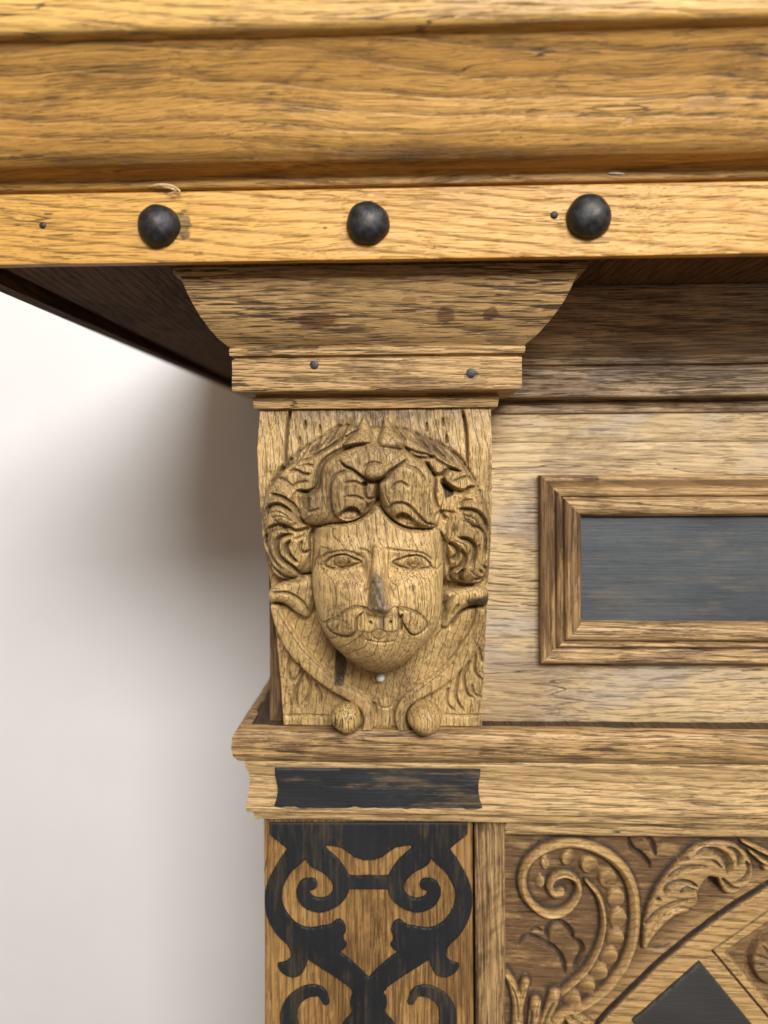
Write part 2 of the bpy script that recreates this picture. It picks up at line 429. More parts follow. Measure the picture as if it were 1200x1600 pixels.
M_ledge = oak('oak_worn_ledge', 'X', light=(.58, .37, .16), mid=(.41, .245, .10), stain=(.10, .05, .022), stain_amt=.7, stain_lo=.535, pore_amt=.75, pore_lo=.56, seed=51, rough=.46, warp=4,
              spots=[(760, 1172, 271, 16, 7, .8, (.15, .07, .02)), (470, 1165, 271, 30, 6, .5, BRN)])
M_rail = oak('oak_rail', 'X', light=(.63, .43, .20), mid=(.49, .31, .135), stain=(.15, .08, .035), stain_amt=.5, stain_lo=.57, pore_amt=.5, pore_lo=.575, ring_amt=.32, seed=57, rough=.48, warp=5)
M_pilaster = oak('oak_pilaster', 'Z', light=(.44, .25, .085), mid=(.29, .155, .05), stain=(.09, .042, .016), stain_amt=.7, stain_lo=.505, pore_amt=.6, pore_lo=.57, seed=61, rough=.48, warp=3)
M_stile = oak('oak_stile', 'Z', light=(.50, .32, .14), mid=(.34, .205, .088), stain=(.075, .038, .018), stain_amt=.9, stain_lo=.495, pore_amt=.7, pore_lo=.56, seed=67, rough=.5, warp=3)
M_carved = oak('oak_carved_panel', 'X', light=(.57, .365, .148), mid=(.42, .25, .096), stain=(.125, .066, .03), stain_amt=.3, stain_lo=.57, pore_amt=.55, pore_lo=.57, ring_amt=.25, seed=71, rough=.46, vstain=True, bump=.00014, warp=3)
M_corbel = oak('oak_carved_head', 'Z', light=(.66, .455, .19), mid=(.50, .32, .125), dark=(.16, .095, .04), stain=(.13, .075, .034), stain_amt=.5, stain_lo=.535,
               pore_amt=.62, pore_lo=.56, crack=.4, ring_amt=.85, ring_dir=(.40, .42, .035), period=2.8, ring_w=.15, ring_n=1.2, early_p=.015, seed=83, rough=.5, vstain=True, warp=2.5, speck=.35, pore_len=.13, pore_w=1.9, bump=.00016)
M_volute = oak('oak_carved_volute', 'Z', light=(.62, .41, .16), mid=(.45, .28, .10), dark=(.16, .095, .04), stain=(.13, .075, .034), stain_amt=.5, stain_lo=.53, pore_amt=.85, pore_lo=.545,
               ring_amt=.4, ring_dir=(.5, .15, .02), period=2.4, ring_w=.25, seed=87, rough=.5, warp=2.5, speck=.35, pore_len=.13, pore_w=1.7, bump=.00016)
M_dark = oak('oak_dark_inner', 'Y', light=(.10, .058, .03), mid=(.062, .034, .018), dark=(.03, .017, .01), stain=(.02, .012, .008), stain_amt=.6, pore_amt=.6, seed=91, rough=.5)
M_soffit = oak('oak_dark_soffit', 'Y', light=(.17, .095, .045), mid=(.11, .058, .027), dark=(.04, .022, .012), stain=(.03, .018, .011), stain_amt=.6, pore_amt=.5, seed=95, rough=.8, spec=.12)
M_panel = ebony('ebonised_panel', 'X', base=(.045, .05, .055), worn=(.20, .15, .085), worn_amt=.5, worn_lo=.51, haze=(.085, .092, .094), haze_amt=.9, seed=5, rough=.5)  # haze colour stands in for a cool reflection on the black
M_strap = ebony('ebonised_strapwork', 'Z', base=(.010, .0105, .0115), worn=(.085, .058, .03), worn_amt=.85, worn_lo=.475, haze=(.03, .033, .036), haze_amt=.4, seed=8, rough=.56)
M_inlay = ebony('ebonised_worn_inlay', 'X', base=(.018, .0195, .022), worn=(.21, .14, .065), worn_amt=.9, worn_lo=.485, haze=(.04, .045, .05), haze_amt=.5, seed=14, rough=.42)
M_loz = ebony('ebonised_lozenge', 'X', base=(.035, .033, .031), worn=(.11, .08, .045), worn_amt=.4, worn_lo=.57, haze=(.06, .06, .06), haze_amt=.4, seed=19, rough=.48)
M_iron = iron('blackened_iron', 2)
M_white = plain('white_paint_speck', (.75, .75, .70))
M_sliver = plain('pale_oak_sliver', (.62, .42, .2))

# ------------------------------------------------------------------ setting: wall and floor
def wall_mat():
    m, nt, b = new_mat('white_wall_paint'); n = N(nt); P = n.coords(77)
    a = n.noise(n.vmul(P, (.02, .02, .02)), 1, 4); d = n.noise(n.vmul(P, (.6, .6, .6)), 1, 3)
    n.link(n.mix(n.ramp(a, .3, .7), (.86, .85, .83), (.88, .87, .85)), b.inputs['Base Color'])
    b.inputs['Roughness'].default_value = .8; n.link(n.bump(d, .0003), b.inputs['Normal']); return m
M_wall = wall_mat()
M_floor = oak('floor_boards', 'X', light=(.30, .2, .11), mid=(.22, .14, .07), seed=101)
def struct(name, V, faces, mat):
    o = mesh_obj(name, V, faces, mat, None, None); o.location = tuple(BASE / 1000.0 + np.array([0, 0, CAMZ])); o['kind'] = 'structure'; return o
WALL_Y = 640.0
FLOOR_Z = -CAMZ * 1000
def slab(x0, x1, y0, y1, z0, z1):
    V = [(x, y, z) for x in (x0, x1) for y in (y0, y1) for z in (z0, z1)]
    f = [(0, 1, 3, 2), (4, 6, 7, 5), (0, 4, 5, 1), (2, 3, 7, 6), (0, 2, 6, 4), (1, 5, 7, 3)]
    return V, f
struct('wall', *slab(-2200, 2200, WALL_Y, WALL_Y + 80, FLOOR_Z, 1200), M_wall)
struct('floor', *slab(-2200, 2200, -1500, WALL_Y, FLOOR_Z - 40, FLOOR_Z), M_floor)

# ------------------------------------------------------------------ the cabinet
cab = bpy.data.objects.new('carved_cabinet', None); col.objects.link(cab)
cab.location = tuple(BASE / 1000.0 + np.array([0, 0, CAMZ]))
cab['label'] = 'antique carved oak cabinet with moustached head corbel, iron studs and black inlays against white wall'
cab['category'] = 'cabinet'

XR = 430.0                       # right-hand end of the long members
XL_CORN = -143.0                 # left end of the cornice
YB = WALL_Y - 4
D_BAND = 222.0
# --- cornice
band_prof = [(-3, 64.4), (0, 64.4), (0, 86.6), (-1.3, 87.1), (-1.3, 87.5)]
crown_prof = [(-6, 87.5), (.2, 87.6), (.6, 88.1), (.6, 90.6), (1.6, 91.2), (4.6, 91.4), (7.6, 92.3), (10.2, 94.4), (12.2, 98.0), (13.6, 102.2), (15.0, 106.6), (16.9, 111.0), (19.4, 115.4), (21.6, 118.6), (23.2, 121.0)]
lip_prof = [(18, 121.0), (24.2, 121.0), (26.2, 121.8), (26.8, 123.4), (26.8, 130), (26, 132.5), (20, 133.4)]
def corn_path(x0): return [(x0, YB, -1, 0), (x0, D_BAND, -1, -1), (XR, D_BAND, 0, -1)]
cornice = sweep('cornice', crown_prof, corn_path(XL_CORN), M_crown, cab, seed=3, amp=.18, rnd=.4)
band = sweep('stud_rail', band_prof, corn_path(XL_CORN), M_band, cab, seed=8, amp=.15, rnd=.5)
sweep('top_edge', lip_prof, corn_path(XL_CORN), M_lip, cornice, seed=12, amp=.25, rnd=.8)
board_top = [(XL_CORN, 222), (XR, 222), (XR, YB), (XL_CORN, YB)]
V, f = slab(XL_CORN, XR, 205, YB, 126, 133); mesh_obj('top_board', V, f, M_lip, cornice, None)
# soffit with a lip and a groove at its left edge
def soffit_board(name, x0, x1, y0, y1, z0, mat, seed):
    V, f = slab(x0, x1, y0, y1, z0, z0 + 6); return mesh_obj(name, V, f, mat, cab, None)
xs_crack = -97
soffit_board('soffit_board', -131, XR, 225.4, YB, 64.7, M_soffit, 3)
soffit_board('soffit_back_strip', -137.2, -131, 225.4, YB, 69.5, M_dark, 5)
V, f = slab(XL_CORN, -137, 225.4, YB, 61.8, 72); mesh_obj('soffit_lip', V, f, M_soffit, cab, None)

# iron stud heads
def stud_mesh(r, hgt, seed):
    n, m = 14, 40; V = []; 
    for i in range(n + 1):
        t = i / n; ang = t * math.pi / 2
        for j in range(m):
            a = 2 * math.pi * j / m
            rr = r * math.sin(ang) * (1 + .018 * math.sin(a * 3 + seed) + .012 * math.sin(a * 7 + seed * 2))
            yy = -hgt * math.cos(ang) ** .85 if ang < math.pi / 2 - 1e-6 else 0
            V.append((rr * math.cos(a), yy, rr * math.sin(a)))
    V = np.array(V); V[:, 1] += .3 * vnoise(V + seed * 31.7, np.array([.22, .22, .22]), seed) * np.clip(-V[:, 1] - .5, 0, 1)
    o = len(V); ring = V[-m:].copy(); ring[:, 1] = .8; V = np.vstack([V, ring])
    f = grid_faces(n + 2, m, wrap=True)
    return V, f
def stud(name, px, py, r_px, hgt, parent, depth, seed, mat=None):
    x, z = unp(px, py, depth); r = r_px * depth / F
    V, f = stud_mesh(r, hgt, seed)
    o = mesh_obj(name, V + BASE, f, mat or M_iron, parent, 60)
    o.location = tuple((np.array([x, depth, z]) - BASE) / 1000); return o
stud('stud_head', 249, 354, 33.5, 5.6, band, D_BAND, 1)
stud('stud_head', 575, 350, 34, 5.6, band, D_BAND, 2)
stud('stud_head', 919, 340, 34.5, 5.8, band, D_BAND, 3)
stud('nail', 67, 352, 5.5, .5, band, D_BAND, 4)
stud('nail', 866, 336, 6, .6, band, D_BAND, 5)

def tube(name, pts, r, mat, parent, seg=6):
    P = catmull(pts, 6); n = len(P); V = []
    for i in range(n):
        t = P[min(i + 1, n - 1)] - P[max(i - 1, 0)]; t /= np.linalg.norm(t)
        a = np.cross(t, [0.1, 1, .3]); a /= np.linalg.norm(a); b_ = np.cross(t, a)
        rr = r * (1 - .8 * abs(2 * i / (n - 1) - 1) ** 2)
        for k in range(seg): V.append(P[i] + rr * (math.cos(2 * math.pi * k / seg) * a + .5 * math.sin(2 * math.pi * k / seg) * b_))
    return mesh_obj(name, V, grid_faces(n, seg, wrap=True), mat, parent, 60)
def P3(px, py, d): x, z = unp(px, py, d); return (x, d, z)
tube('wood_splinter', [P3(230, 292, 221.4), P3(246, 289, 220), P3(266, 290, 219.6), P3(282, 297, 220.2)], .45, M_sliver, band)
tube('wood_splinter', [P3(246, 291, 221), P3(266, 294, 219), P3(274, 299, 219.5), P3(262, 303, 220)], .35, M_sliver, band)
tube('wood_splinter', [P3(268, 292, 221), P3(280, 298, 219.6), P3(279, 303, 220)], .3, M_sliver, band)
tube('white_fleck', [P3(950, 270.5, 221.0), P3(962, 270.5, 220.8), P3(976, 271.5, 221.0)], .26, M_white, cornice)

# --- capital over the corbel
CX0, CX1, CY = -52.7, 29.7, 252.0
cap_prof = [(-3, 20.2), (1.6, 20.2), (2.1, 24.2), (1.2, 24.6), (1.2, 25.2), (7.4, 25.7), (7.9, 26.3), (7.9, 36.8), (6.9, 37.2), (6.9, 37.8), (8.6, 38.1), (8.8, 40.2), (8.4, 40.5), (8.9, 41.2),
            (11.4, 43.4), (14.0, 46.6), (16.5, 50.4), (18.4, 54.2), (20.0, 58), (21.2, 61.4), (21.4, 62.2), (23.2, 62.3), (23.4, 64.5)]
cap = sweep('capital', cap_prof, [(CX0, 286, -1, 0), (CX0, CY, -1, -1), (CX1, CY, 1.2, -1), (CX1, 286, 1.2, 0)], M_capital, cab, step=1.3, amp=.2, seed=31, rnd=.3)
V, f = slab(CX0 + 1, CX1 - 1, CY + 1, 286, 20.6, 63.5); mesh_obj('capital_core', V, f, M_dark, cap, None)
stud('nail', 491, 570, 7, .25, cap, 252 - 7.9, 6)
stud('nail', 736, 583, 7.5, .25, cap, 252 - 7.9, 7)

# --- frieze: crown moulding, board, framed black panel
DF = 282.0
FX0 = ux(424, 1090, DF)
fr_crown = sweep('frieze_crown', [(o, z) for o, z in cap_prof], [(20, DF, 0, -1), (XR, DF, 0, -1)], M_crownf, cab, amp=.2, seed=41)
ZL = uz(1000, 1127, DF)          # top of the ledge
zj = uz(1000, 690, DF)
frieze = board('frieze_board', FX0, XR, DF, DF + 14, ZL - 1, zj - .12, M_frieze, cab, seed=44, amp=.2)
board('frieze_top_strip', FX0, XR, DF - .15, DF + 14, zj - .1, 24.0, M_frieze, cab, seed=47, amp=.2)
M_strip = oak('oak_dark_corner', 'Z', light=(.26, .15, .065), mid=(.16, .09, .04), stain=(.04, .022, .012), stain_amt=.8, stain_lo=.48, seed=37)
board('corner_strip', FX0 - .4, FX0 + 5.6, DF - 1.5, DF + 13, ZL - .5, 22.0, M_strip, cab, seed=49, amp=.2)
ox0, oz1 = unp(844, 743, DF - 5); oz0 = uz(842, 1037, DF - 5)
ox1 = 330.0
fprof = np.array([(0, -1.0), (0, 4.6), (.8, 5.6), (1.9, 5.6), (2.8, 4.6), (4.6, 2.9), (6.0, 2.6), (6.3, 4.6), (7.0, 5.6), (7.9, 5.2), (8.1, 3.8), (8.9, 3.8), (9.2, 5.6), (10, 6.5), (13.0, 6.6), (14.8, 5.6), (15.9, 3.6), (16.2, -1)])
frame = bpy.data.objects.new('panel_frame', None); col.objects.link(frame); frame.parent = cab
def frame_piece(name, a, b, inward, mat, seed):
    """mitred moulding from corner a to b (x,z); inward = unit normal towards the panel"""
    pr = resample(fprof, .6, .25); a, b, nrm = np.array(a, float), np.array(b, float), np.array(inward, float)
    d = (b - a) / np.linalg.norm(b - a); L = np.linalg.norm(b - a); k = int(L / 2) + 1
    P = np.zeros((len(pr), k + 1, 3))
    for i, (t, h) in enumerate(pr):
        s = np.linspace(t + .06, L - t - .06, k + 1)
        q = a[None] + d[None] * s[:, None] + nrm[None] * t
        P[i, :, 0] = q[:, 0]; P[i, :, 2] = q[:, 1]; P[i, :, 1] = DF - h
    P = wobble(P, .16, seed, (.05, .2, .05))
    cr = np.cross([d[0], 0, d[1]], [nrm[0], 0, nrm[1]])
    fs = grid_faces(*P.shape[:2], flip=cr[1] > 0)
    m_, n_ = P.shape[1], P.shape[0]
    fs.append([i * m_ for i in range(n_)]); fs.append([i * m_ + m_ - 1 for i in range(n_)][::-1])
    return mesh_obj(name, P.reshape(-1, 3), fs, mat, frame, 35)
frame_piece('moulding', (ox0, oz1), (ox1, oz1), (0, -1), M_frame, 1)
frame_piece('moulding', (ox1, oz0), (ox0, oz0), (0, 1), M_frame, 2)
frame_piece('moulding', (ox0, oz0), (ox0, oz1), (1, 0), M_framev, 3)
frame_piece('moulding', (ox1, oz1), (ox1, oz0), (-1, 0), M_framev, 4)
board('black_panel', ox0 + 14, ox1 - 14, DF - 1.6, DF - .3, oz0 + 14, oz1 - 14, M_panel, cab, amp=.25, seed=52)

# --- ledge and the band under it
LX0 = ux(362, 1165, 271)
ledge_prof = [(5.5, ZL - .3), (8, ZL), (10.4, ZL - .9), (11.6, ZL - 3), (11.8, ZL - 7), (11.2, ZL - 10.5), (9.6, ZL - 12.6), (7, ZL - 13.2), (-10, ZL - 13.4)]
lx = LX0 + 11.8
ledge = sweep('ledge', ledge_prof, [(lx, YB, -1, 0), (lx, DF, -1, -1), (XR, DF, 0, -1)], M_ledge, cab, amp=.28, seed=61, rnd=.6)
V, f = slab(lx - 7, XR, DF - 7, YB, ZL - 12, ZL - .25); mesh_obj('ledge_core', V, f, M_dark, ledge, None)  # dark colour puts the ambient shade on the ledge top
DP = 280.0
PXL, PXR = ux(413, 1400, DP), ux(739, 1400, DP)
zb0 = ZL - 13.0
zb1 = uz(575, 1270, DP - 5); zb2 = uz(575, 1283, DP - 3)
bl = PXL
band_low_prof = [(-10, zb0), (6.2, zb0), (6.4, zb0 - 2.0), (5.2, zb0 - 4.5), (4.5, zb0 - 8.5), (4.9, zb0 - 12.5), (5.8, zb1 + 1.5), (5.6, zb1), (3.4, zb1 - .7), (3.0, zb2 + .3), (2.4, zb2), (-10, zb2)]
rail = sweep('under_rail', band_low_prof, [(bl, YB, -1, 0), (bl, DP, -1, -1), (XR, DP, 0, -1)], M_rail, cab, amp=.22, seed=67, rnd=.5)
def inlay_field(X, Y):
    cx0 = 428 + 5 * np.exp(-((Y - 1236) / 20) ** 2) - 3 * sstep(1250, 1268, Y); cx1 = 752 - 4 * np.exp(-((Y - 1232) / 20) ** 2) + 3 * sstep(1250, 1268, Y)
    top, bot = 1199.5 + .003 * (X - 420), 1263 + .006 * (X - 420) + .8 * np.sin(X * .053) + .6 * np.sin(X * .19)
    return np.minimum(np.minimum(X - cx0, cx1 - X), np.minimum(Y - top, bot - Y))
plate_from_field('black_inlay', inlay_field, 410, 770, 1195, 1272, 2.5, DP - 4.6, 1.9, M_inlay, rail, edge=1.5)

# --- pilaster with strapwork
pil = board('pilaster', PXL, PXR, DP, DP + 20, -430, zb2 + 1, M_pilaster, cab, bev=.6, amp=.18, seed=71)
CS = (400, 1280, 3.4286)
def strap_field(X, Y):
    U = (X - CS[0]) * CS[2]; V_ = (Y - CS[1]) * CS[2]
    S = np.full(X.shape, -1e3)
    Um = np.where(U > 602.5, 1205 - U, U)
    def add_poly(p, sm=3):
        nonlocal S; S = np.maximum(S, poly_sdf(Um, V_, catmull(p, sm, True)))
    def add_stroke(p, w):
        nonlocal S
        line = catmull(p, 6); idx, d, t = polyline_dist(Um, V_, line, 140)
        if d is None: return
        ww = 1.07 * np.interp(t, np.linspace(0, 1, len(w)), w); S[idx] = np.maximum(S[idx], ww - d)
    S = np.maximum(S, poly_sdf(Um, V_, np.array([(70, 20), (620, 20), (620, 222), (575, 222), (530, 208), (490, 178), (455, 155), (380, 143), (300, 200), (175, 205), (165, 185), (162, 160), (130, 132), (95, 105), (72, 85)], float)))
    add_stroke([(215, 190), (150, 265), (98, 370), (96, 470), (132, 555), (195, 620), (280, 650), (400, 640)], [52, 42, 41, 45, 52, 58, 62, 66])
    add_stroke([(330, 205), (405, 260), (452, 330), (452, 390), (415, 440), (350, 465), (285, 450), (252, 405), (262, 360), (296, 352)], [60, 52, 48, 44, 38, 34, 36, 36, 34, 30])
    S = np.maximum(S, np.minimum(np.minimum(Um - 430, 700 - Um), np.minimum(V_ - (300 - 8 * np.sin(Um * .02)), 378 - V_)))
    add_poly([(190, 590), (320, 592), (395, 570), (435, 540), (468, 555), (482, 600), (465, 640), (487, 678), (440, 718), (350, 725), (260, 730), (185, 705), (150, 630)])
    add_poly([(265, 735), (340, 685), (440, 712), (520, 770), (600, 848), (640, 900), (640, 960), (545, 960), (500, 905), (400, 835), (320, 785)], 2)
    add_poly([(180, 680), (186, 740), (150, 768), (114, 778), (130, 820), (178, 850), (230, 845), (262, 805), (280, 740), (260, 690)])
    add_poly([(530, 930), (502, 985), (512, 1040), (470, 1090), (440, 1180), (620, 1200), (640, 930)])
    add_stroke([(375, 982), (345, 930), (275, 928), (205, 975), (175, 1050), (190, 1140), (260, 1200), (420, 1200), (560, 1190)], [18, 30, 34, 44, 46, 46, 44, 42, 40])
    return S / CS[2]
plate_from_field('strapwork', strap_field, 408, 746, 1282, 1630, 2.0, DP, .95, M_strap, pil, edge=.6)

# --- stile, carved panel
DS = 283.0
SX0, SX1 = ux(743, 1450, DS), ux(789, 1450, DS)
ZPT = uz(990, 1299, 286)         # top of the carved panel opening
board('door_stile', SX0, SX1, DS, DS + 16, -430, zb2 + .5, M_stile, cab, bev=.6, amp=.22, seed=77)
door_rail = board('door_rail', SX1 + .1, XR, DP + 2.0, DS + 14, ZPT, zb2 + .6, M_rail, cab, bev=.8, amp=.2, seed=79)

# carved panel as sculpted relief (heights in mm above the sunk ground)
Q = (780, 1290, 5.161); R_ = (960, 1290, 5.0)
DG = 288.0                       # depth of the sunk ground
def carve_panel():
    step = 1.0
    xs = np.arange(786, 1252, step); ys = np.arange(1290, 1640, step)
    GX, GY = np.meshgrid(xs, ys)
    H = np.zeros(GX.shape); W = np.zeros(GX.shape); G = np.zeros(GX.shape); O = np.zeros(GX.shape)
    def raise_stroke(p, c, w, h, prof=.6):
        line = catmull(crop_pts(p, c), 6); w = .86 * np.array(w, float) / c[2]
        idx, d, t = polyline_dist(GX, GY, line, w.max() + 8)
        if d is None: return
        ww = np.interp(t, np.linspace(0, 1, len(w)), w); k = np.clip(1 - d / ww, 0, 1)
        h = h * 1.3; H[idx] = np.maximum(H[idx], h * np.where(k > 0, (.5 + .5 * sstep(0, 1, k)) * np.sqrt(1 - (1 - np.clip(k * 2.6, 0, 1)) ** 2), 0)); W[idx] = np.maximum(W[idx], sstep(0, .45, k)); O[idx] = np.maximum(O[idx], sstep(ww + 6, ww + .5, d) * (d > ww * .75))
    def cut(p, c, w, dep, top=None):
        line = catmull(crop_pts(p, c), 6); w = np.array(w, float) / c[2] if np.ndim(w) else np.array([w, w], float) / c[2]
        idx, d, t = polyline_dist(GX, GY, line, w.max() + 2)
        if d is None: return
        ww = np.interp(t, np.linspace(0, 1, len(w)), w) * np.clip(np.minimum(t, 1 - t) * 8 + .35, 0, 1)
        H[idx] -= 1.1 * dep * np.clip(1 - d / ww, 0, 1) ** .6; G[idx] = np.maximum(G[idx], sstep(.2, .7, 1 - d / ww))
    def bead(u, v, c, ru, rv, ang, h):
        x, y = crop_pts([(u, v)], c)[0]; a = math.radians(ang)
        dx, dy = (GX - x) * c[2], (GY - y) * c[2]
        p = (dx * math.cos(a) + dy * math.sin(a)) / ru; q = (-dx * math.sin(a) + dy * math.cos(a)) / rv
        r2 = p * p + q * q; m = r2 < 1
        e = np.sqrt(np.clip((1 - r2) * 3.5, 0, 1)); hh = h * (1.05 - .8 * sstep(-.75, .75, q)) * e
        m = m & (e > .25)
        H[m] = hh[m]; W[m] = (.85 * (1 - sstep(-.3, .8, q)))[m]
    # husks, then the scroll ribs that frame them
    for (u, v, ang, s) in [(735, 330, -38, 74), (880, 440, -18, 78), (945, 600, -5, 76), (962, 765, 3, 74), (940, 925, 14, 72), (888, 1070, 26, 70), (805, 1200, 36, 68), (705, 1310, 42, 64), (590, 1415, 48, 62)]:
        bead(u, v, Q, s * .98, s * 1.3, ang, 3.0)
    bead(560, 265, Q, 70, 60, -70, 2.4); bead(380, 310, Q, 50, 44, -110, 2.0); bead(330, 460, Q, 55, 40, 90, 1.6)
    raise_stroke([(500, 528), (440, 545), (408, 490), (440, 415), (530, 388), (615, 430), (642, 515), (605, 610), (520, 690), (400, 712), (285, 655), (205, 550), (186, 425), (225, 305), (315, 212), (430, 160), (560, 138), (700, 158), (850, 220), (965, 310), (1042, 420), (1085, 560), (1095, 750), (1070, 950), (1000, 1130), (880, 1290), (750, 1400), (600, 1490)], Q,
                 [42, 38, 36, 40, 44, 46, 50, 50, 52, 55, 55, 58, 58, 60, 58, 55, 52, 45, 30], 3.6)
    raise_stroke([(700, 440), (785, 540), (828, 650), (842, 780), (820, 920), (768, 1050), (680, 1180), (570, 1280), (500, 1340)], Q, [16, 30, 32, 32, 32, 30, 28, 22], 3.3)
    # lower leaves
    raise_stroke([(60, 1195), (115, 1300), (150, 1440), (150, 1640)], Q, [40, 55, 60, 66], 3.0)
    raise_stroke([(215, 1262), (190, 1340), (165, 1480)], Q, [46, 50, 40], 3.2)
    raise_stroke([(295, 1420), (285, 1540), (265, 1660)], Q, [60, 60, 50], 3.3)
    raise_stroke([(450, 1360), (430, 1430), (370, 1560), (330, 1660)], Q, [66, 60, 46, 40], 3.2)
    raise_stroke([(500, 1540), (440, 1620)], Q, [60, 56], 3.0)
    raise_stroke([(640, 1480), (520, 1500), (440, 1560)], Q, [24, 36, 30], 3.2)
    for pp in ([(520, 1500), (560, 1560), (640, 1600)], [(600, 1530), (680, 1560), (740, 1600)], [(560, 1590), (600, 1650)], [(400, 1540), (380, 1640)]): raise_stroke(pp, Q, [20, 40, 36], 3.2)
    cut([(330, 1400), (300, 1470), (290, 1540)], Q, 9, 1.2); cut([(100, 1280), (140, 1400), (150, 1560)], Q, 9, 1.2); cut([(210, 1290), (185, 1380)], Q, 9, 1.2)
    cut([(260, 1480), (255, 1560), (240, 1650)], Q, 12, 1.4); cut([(440, 1400), (380, 1520), (340, 1650)], Q, 14, 1.6); cut([(150, 1250), (160, 1340)], Q, 16, 2)
    # acanthus on the right
    aca = catmull(crop_pts([(215, 960), (225, 740), (285, 550), (370, 400), (480, 275), (600, 170), (710, 122), (830, 108), (950, 142), (1045, 225), (1085, 340), (1065, 430), (990, 500), (905, 540), (840, 510), (800, 430), (740, 400), (690, 450), (655, 520), (655, 600), (590, 650), (500, 640), (400, 690), (320, 790), (270, 930)], R_), 4, True)
    sd = poly_sdf(GX, GY, aca); H[:] = np.maximum(H, 3.4 * pillow(sd, 7)); W[:] = np.maximum(W, .8 * sstep(0, 4, sd)); O[:] = np.maximum(O, sstep(-6.5, -.5, sd) * (sd < 1.2))
    raise_stroke([(560, 650), (450, 690), (330, 800), (240, 930)], R_, [50, 50, 46, 34], 2.0)
    raise_stroke([(1000, 120), (1080, 160), (1160, 200), (1300, 260)], R_, [20, 26, 30, 40], 2.6); raise_stroke([(1060, 200), (1130, 260), (1240, 330)], R_, [16, 24, 30], 2.4)
    raise_stroke([(1180, 330), (1280, 300)], R_, [30, 50], 2.6)
    for p, w, d in [([(620, 230), (690, 195), (780, 200), (850, 245), (885, 310), (870, 370)], [14, 34, 42, 46, 40, 14], 3.0), ([(870, 160), (935, 190), (968, 245), (955, 310)], [10, 24, 26, 10], 2.2),
                    ([(1015, 265), (1045, 330), (1012, 400), (930, 440)], [10, 26, 26, 10], 2.2), ([(405, 410), (480, 350), (580, 315), (710, 308)], [18, 26, 22, 10], 2.4),
                    ([(390, 525), (415, 465), (490, 432), (580, 440), (645, 470)], [26, 30, 30, 26, 10], 2.6), ([(510, 525), (550, 490), (625, 492)], [22, 26, 10], 2.2),
                    ([(235, 770), (300, 690), (380, 632), (470, 590), (560, 572)], [16, 22, 22, 18, 8], 2.2), ([(790, 400), (780, 455), (830, 505)], [30, 34, 14], 2.8),
                    ([(500, 265), (570, 245)], 16, 1.6), ([(700, 265), (760, 265), (830, 320)], [10, 20, 10], 1.6), ([(320, 560), (350, 575)], 22, 2.2), ([(830, 400), (900, 470), (960, 480)], [14, 24, 10], 1.8)]:
        cut(p, R_, w, d)
    # incised leaves on the ground
    for p, w, d in [([(160, 985), (205, 930), (260, 925), (340, 960), (420, 1000), (490, 1070), (530, 1150), (540, 1230)], [14, 26, 30, 28, 30, 30, 26, 12], 2.4),
                    ([(405, 945), (395, 880), (440, 822), (515, 820), (575, 875), (610, 945)], [16, 32, 34, 32, 34, 16], 2.4), ([(600, 940), (655, 970), (682, 1035), (645, 1110), (605, 1190)], [12, 26, 28, 26, 12], 2.2),
                    ([(245, 890), (300, 858), (365, 885)], [8, 20, 10], 1.6)]:
        cut(p, Q, w, d)
    for p, w, d in [([(122, 110), (150, 200), (215, 245), (275, 310), (292, 360)], [10, 24, 26, 26, 12], 2.2), ([(150, 95), (240, 100), (310, 160), (338, 260)], [10, 26, 28, 14], 2.2), ([(260, 985), (380, 985), (450, 950)], [8, 20, 10], 1.2)]:
        cut(p, R_, w, d)
    # centre field beyond the diagonal groove
    diag = crop_pts([(-120, 1560), (0, 1430), (200, 1235), (400, 1050), (640, 855), (900, 665), (1200, 480), (1500, 310)], R_)
    dl = catmull(diag, 6)
    fieldpoly = np.vstack([dl, [(1300, 1300), (1300, 1700), (900, 1700)]])
    sd = poly_sdf(GX, GY, fieldpoly)
    inside = sstep(2.5, 5, sd)
    H = H * (1 - sstep(-4, 1, sd)) + inside * 1.3
    H = np.where((sd > -4.5) & (sd < 5), np.minimum(H, np.where(sd < 0, .6 - 2.6 * sstep(-3.2, -2.0, sd), -2.0 + 3.3 * sstep(1.6, 3.0, sd))), H)
    W = np.maximum(W * (1 - sstep(-4, 1, sd)), inside * .95)
    W = np.maximum(W, .55 * sstep(40, 4, -sd) * (sd < 0))
    dg = 1.5 * sstep(4.2, 2.4, np.abs(sd)); G = np.maximum(G * (sd < 0), dg)
    # V shaped border on the far right
    vline = np.array(crop_pts([(1300, 620), (1200, 690), (770, 990), (1200, 1500), (1330, 1650)], R_))
    sv = poly_sdf(GX, GY, np.vstack([vline, [(1400, 1640), (1400, 1400)]]))
    H = np.where(sv > -1.6, H - 2.0 * sstep(-1.8, -.4, sv) + 1.8 * sstep(0.6, 2, sv), H)
    inn = sstep(11, 17, sv); H = H - 1.2 * inn; W = W * (1 - inn * .8)
    dd = np.hypot(GX - 1215, GY - 1505)
    H = H + np.where(sv > 12, 2.0 * sstep(41, 36, dd) - 2.5 * np.exp(-((dd - 42) / 4) ** 2), 0)
    for k in range(6):
        a = math.radians(150 + 30 * k); line = np.array([(1215 + 8 * math.cos(a), 1505 + 8 * math.sin(a)), (1215 + 32 * math.cos(a + .3), 1505 + 32 * math.sin(a + .3))])
        idx, d, t = polyline_dist(GX, GY, line, 6)
        if d is not None: H[idx] -= 1.4 * np.clip(1 - d / 4, 0, 1)
    G = np.maximum(G, sstep(2.2, .8, np.abs(sv)))
    H = blur(H, .6)
    G = np.maximum(G, .9 * O * (1 - np.clip(W * 2.5, 0, 1)))  # old residue and recess shade painted along the rib outlines
    brown = np.clip(.95 - .95 * W, 0, 1)
    X = np.zeros(GX.shape); Z = np.zeros(GX.shape)
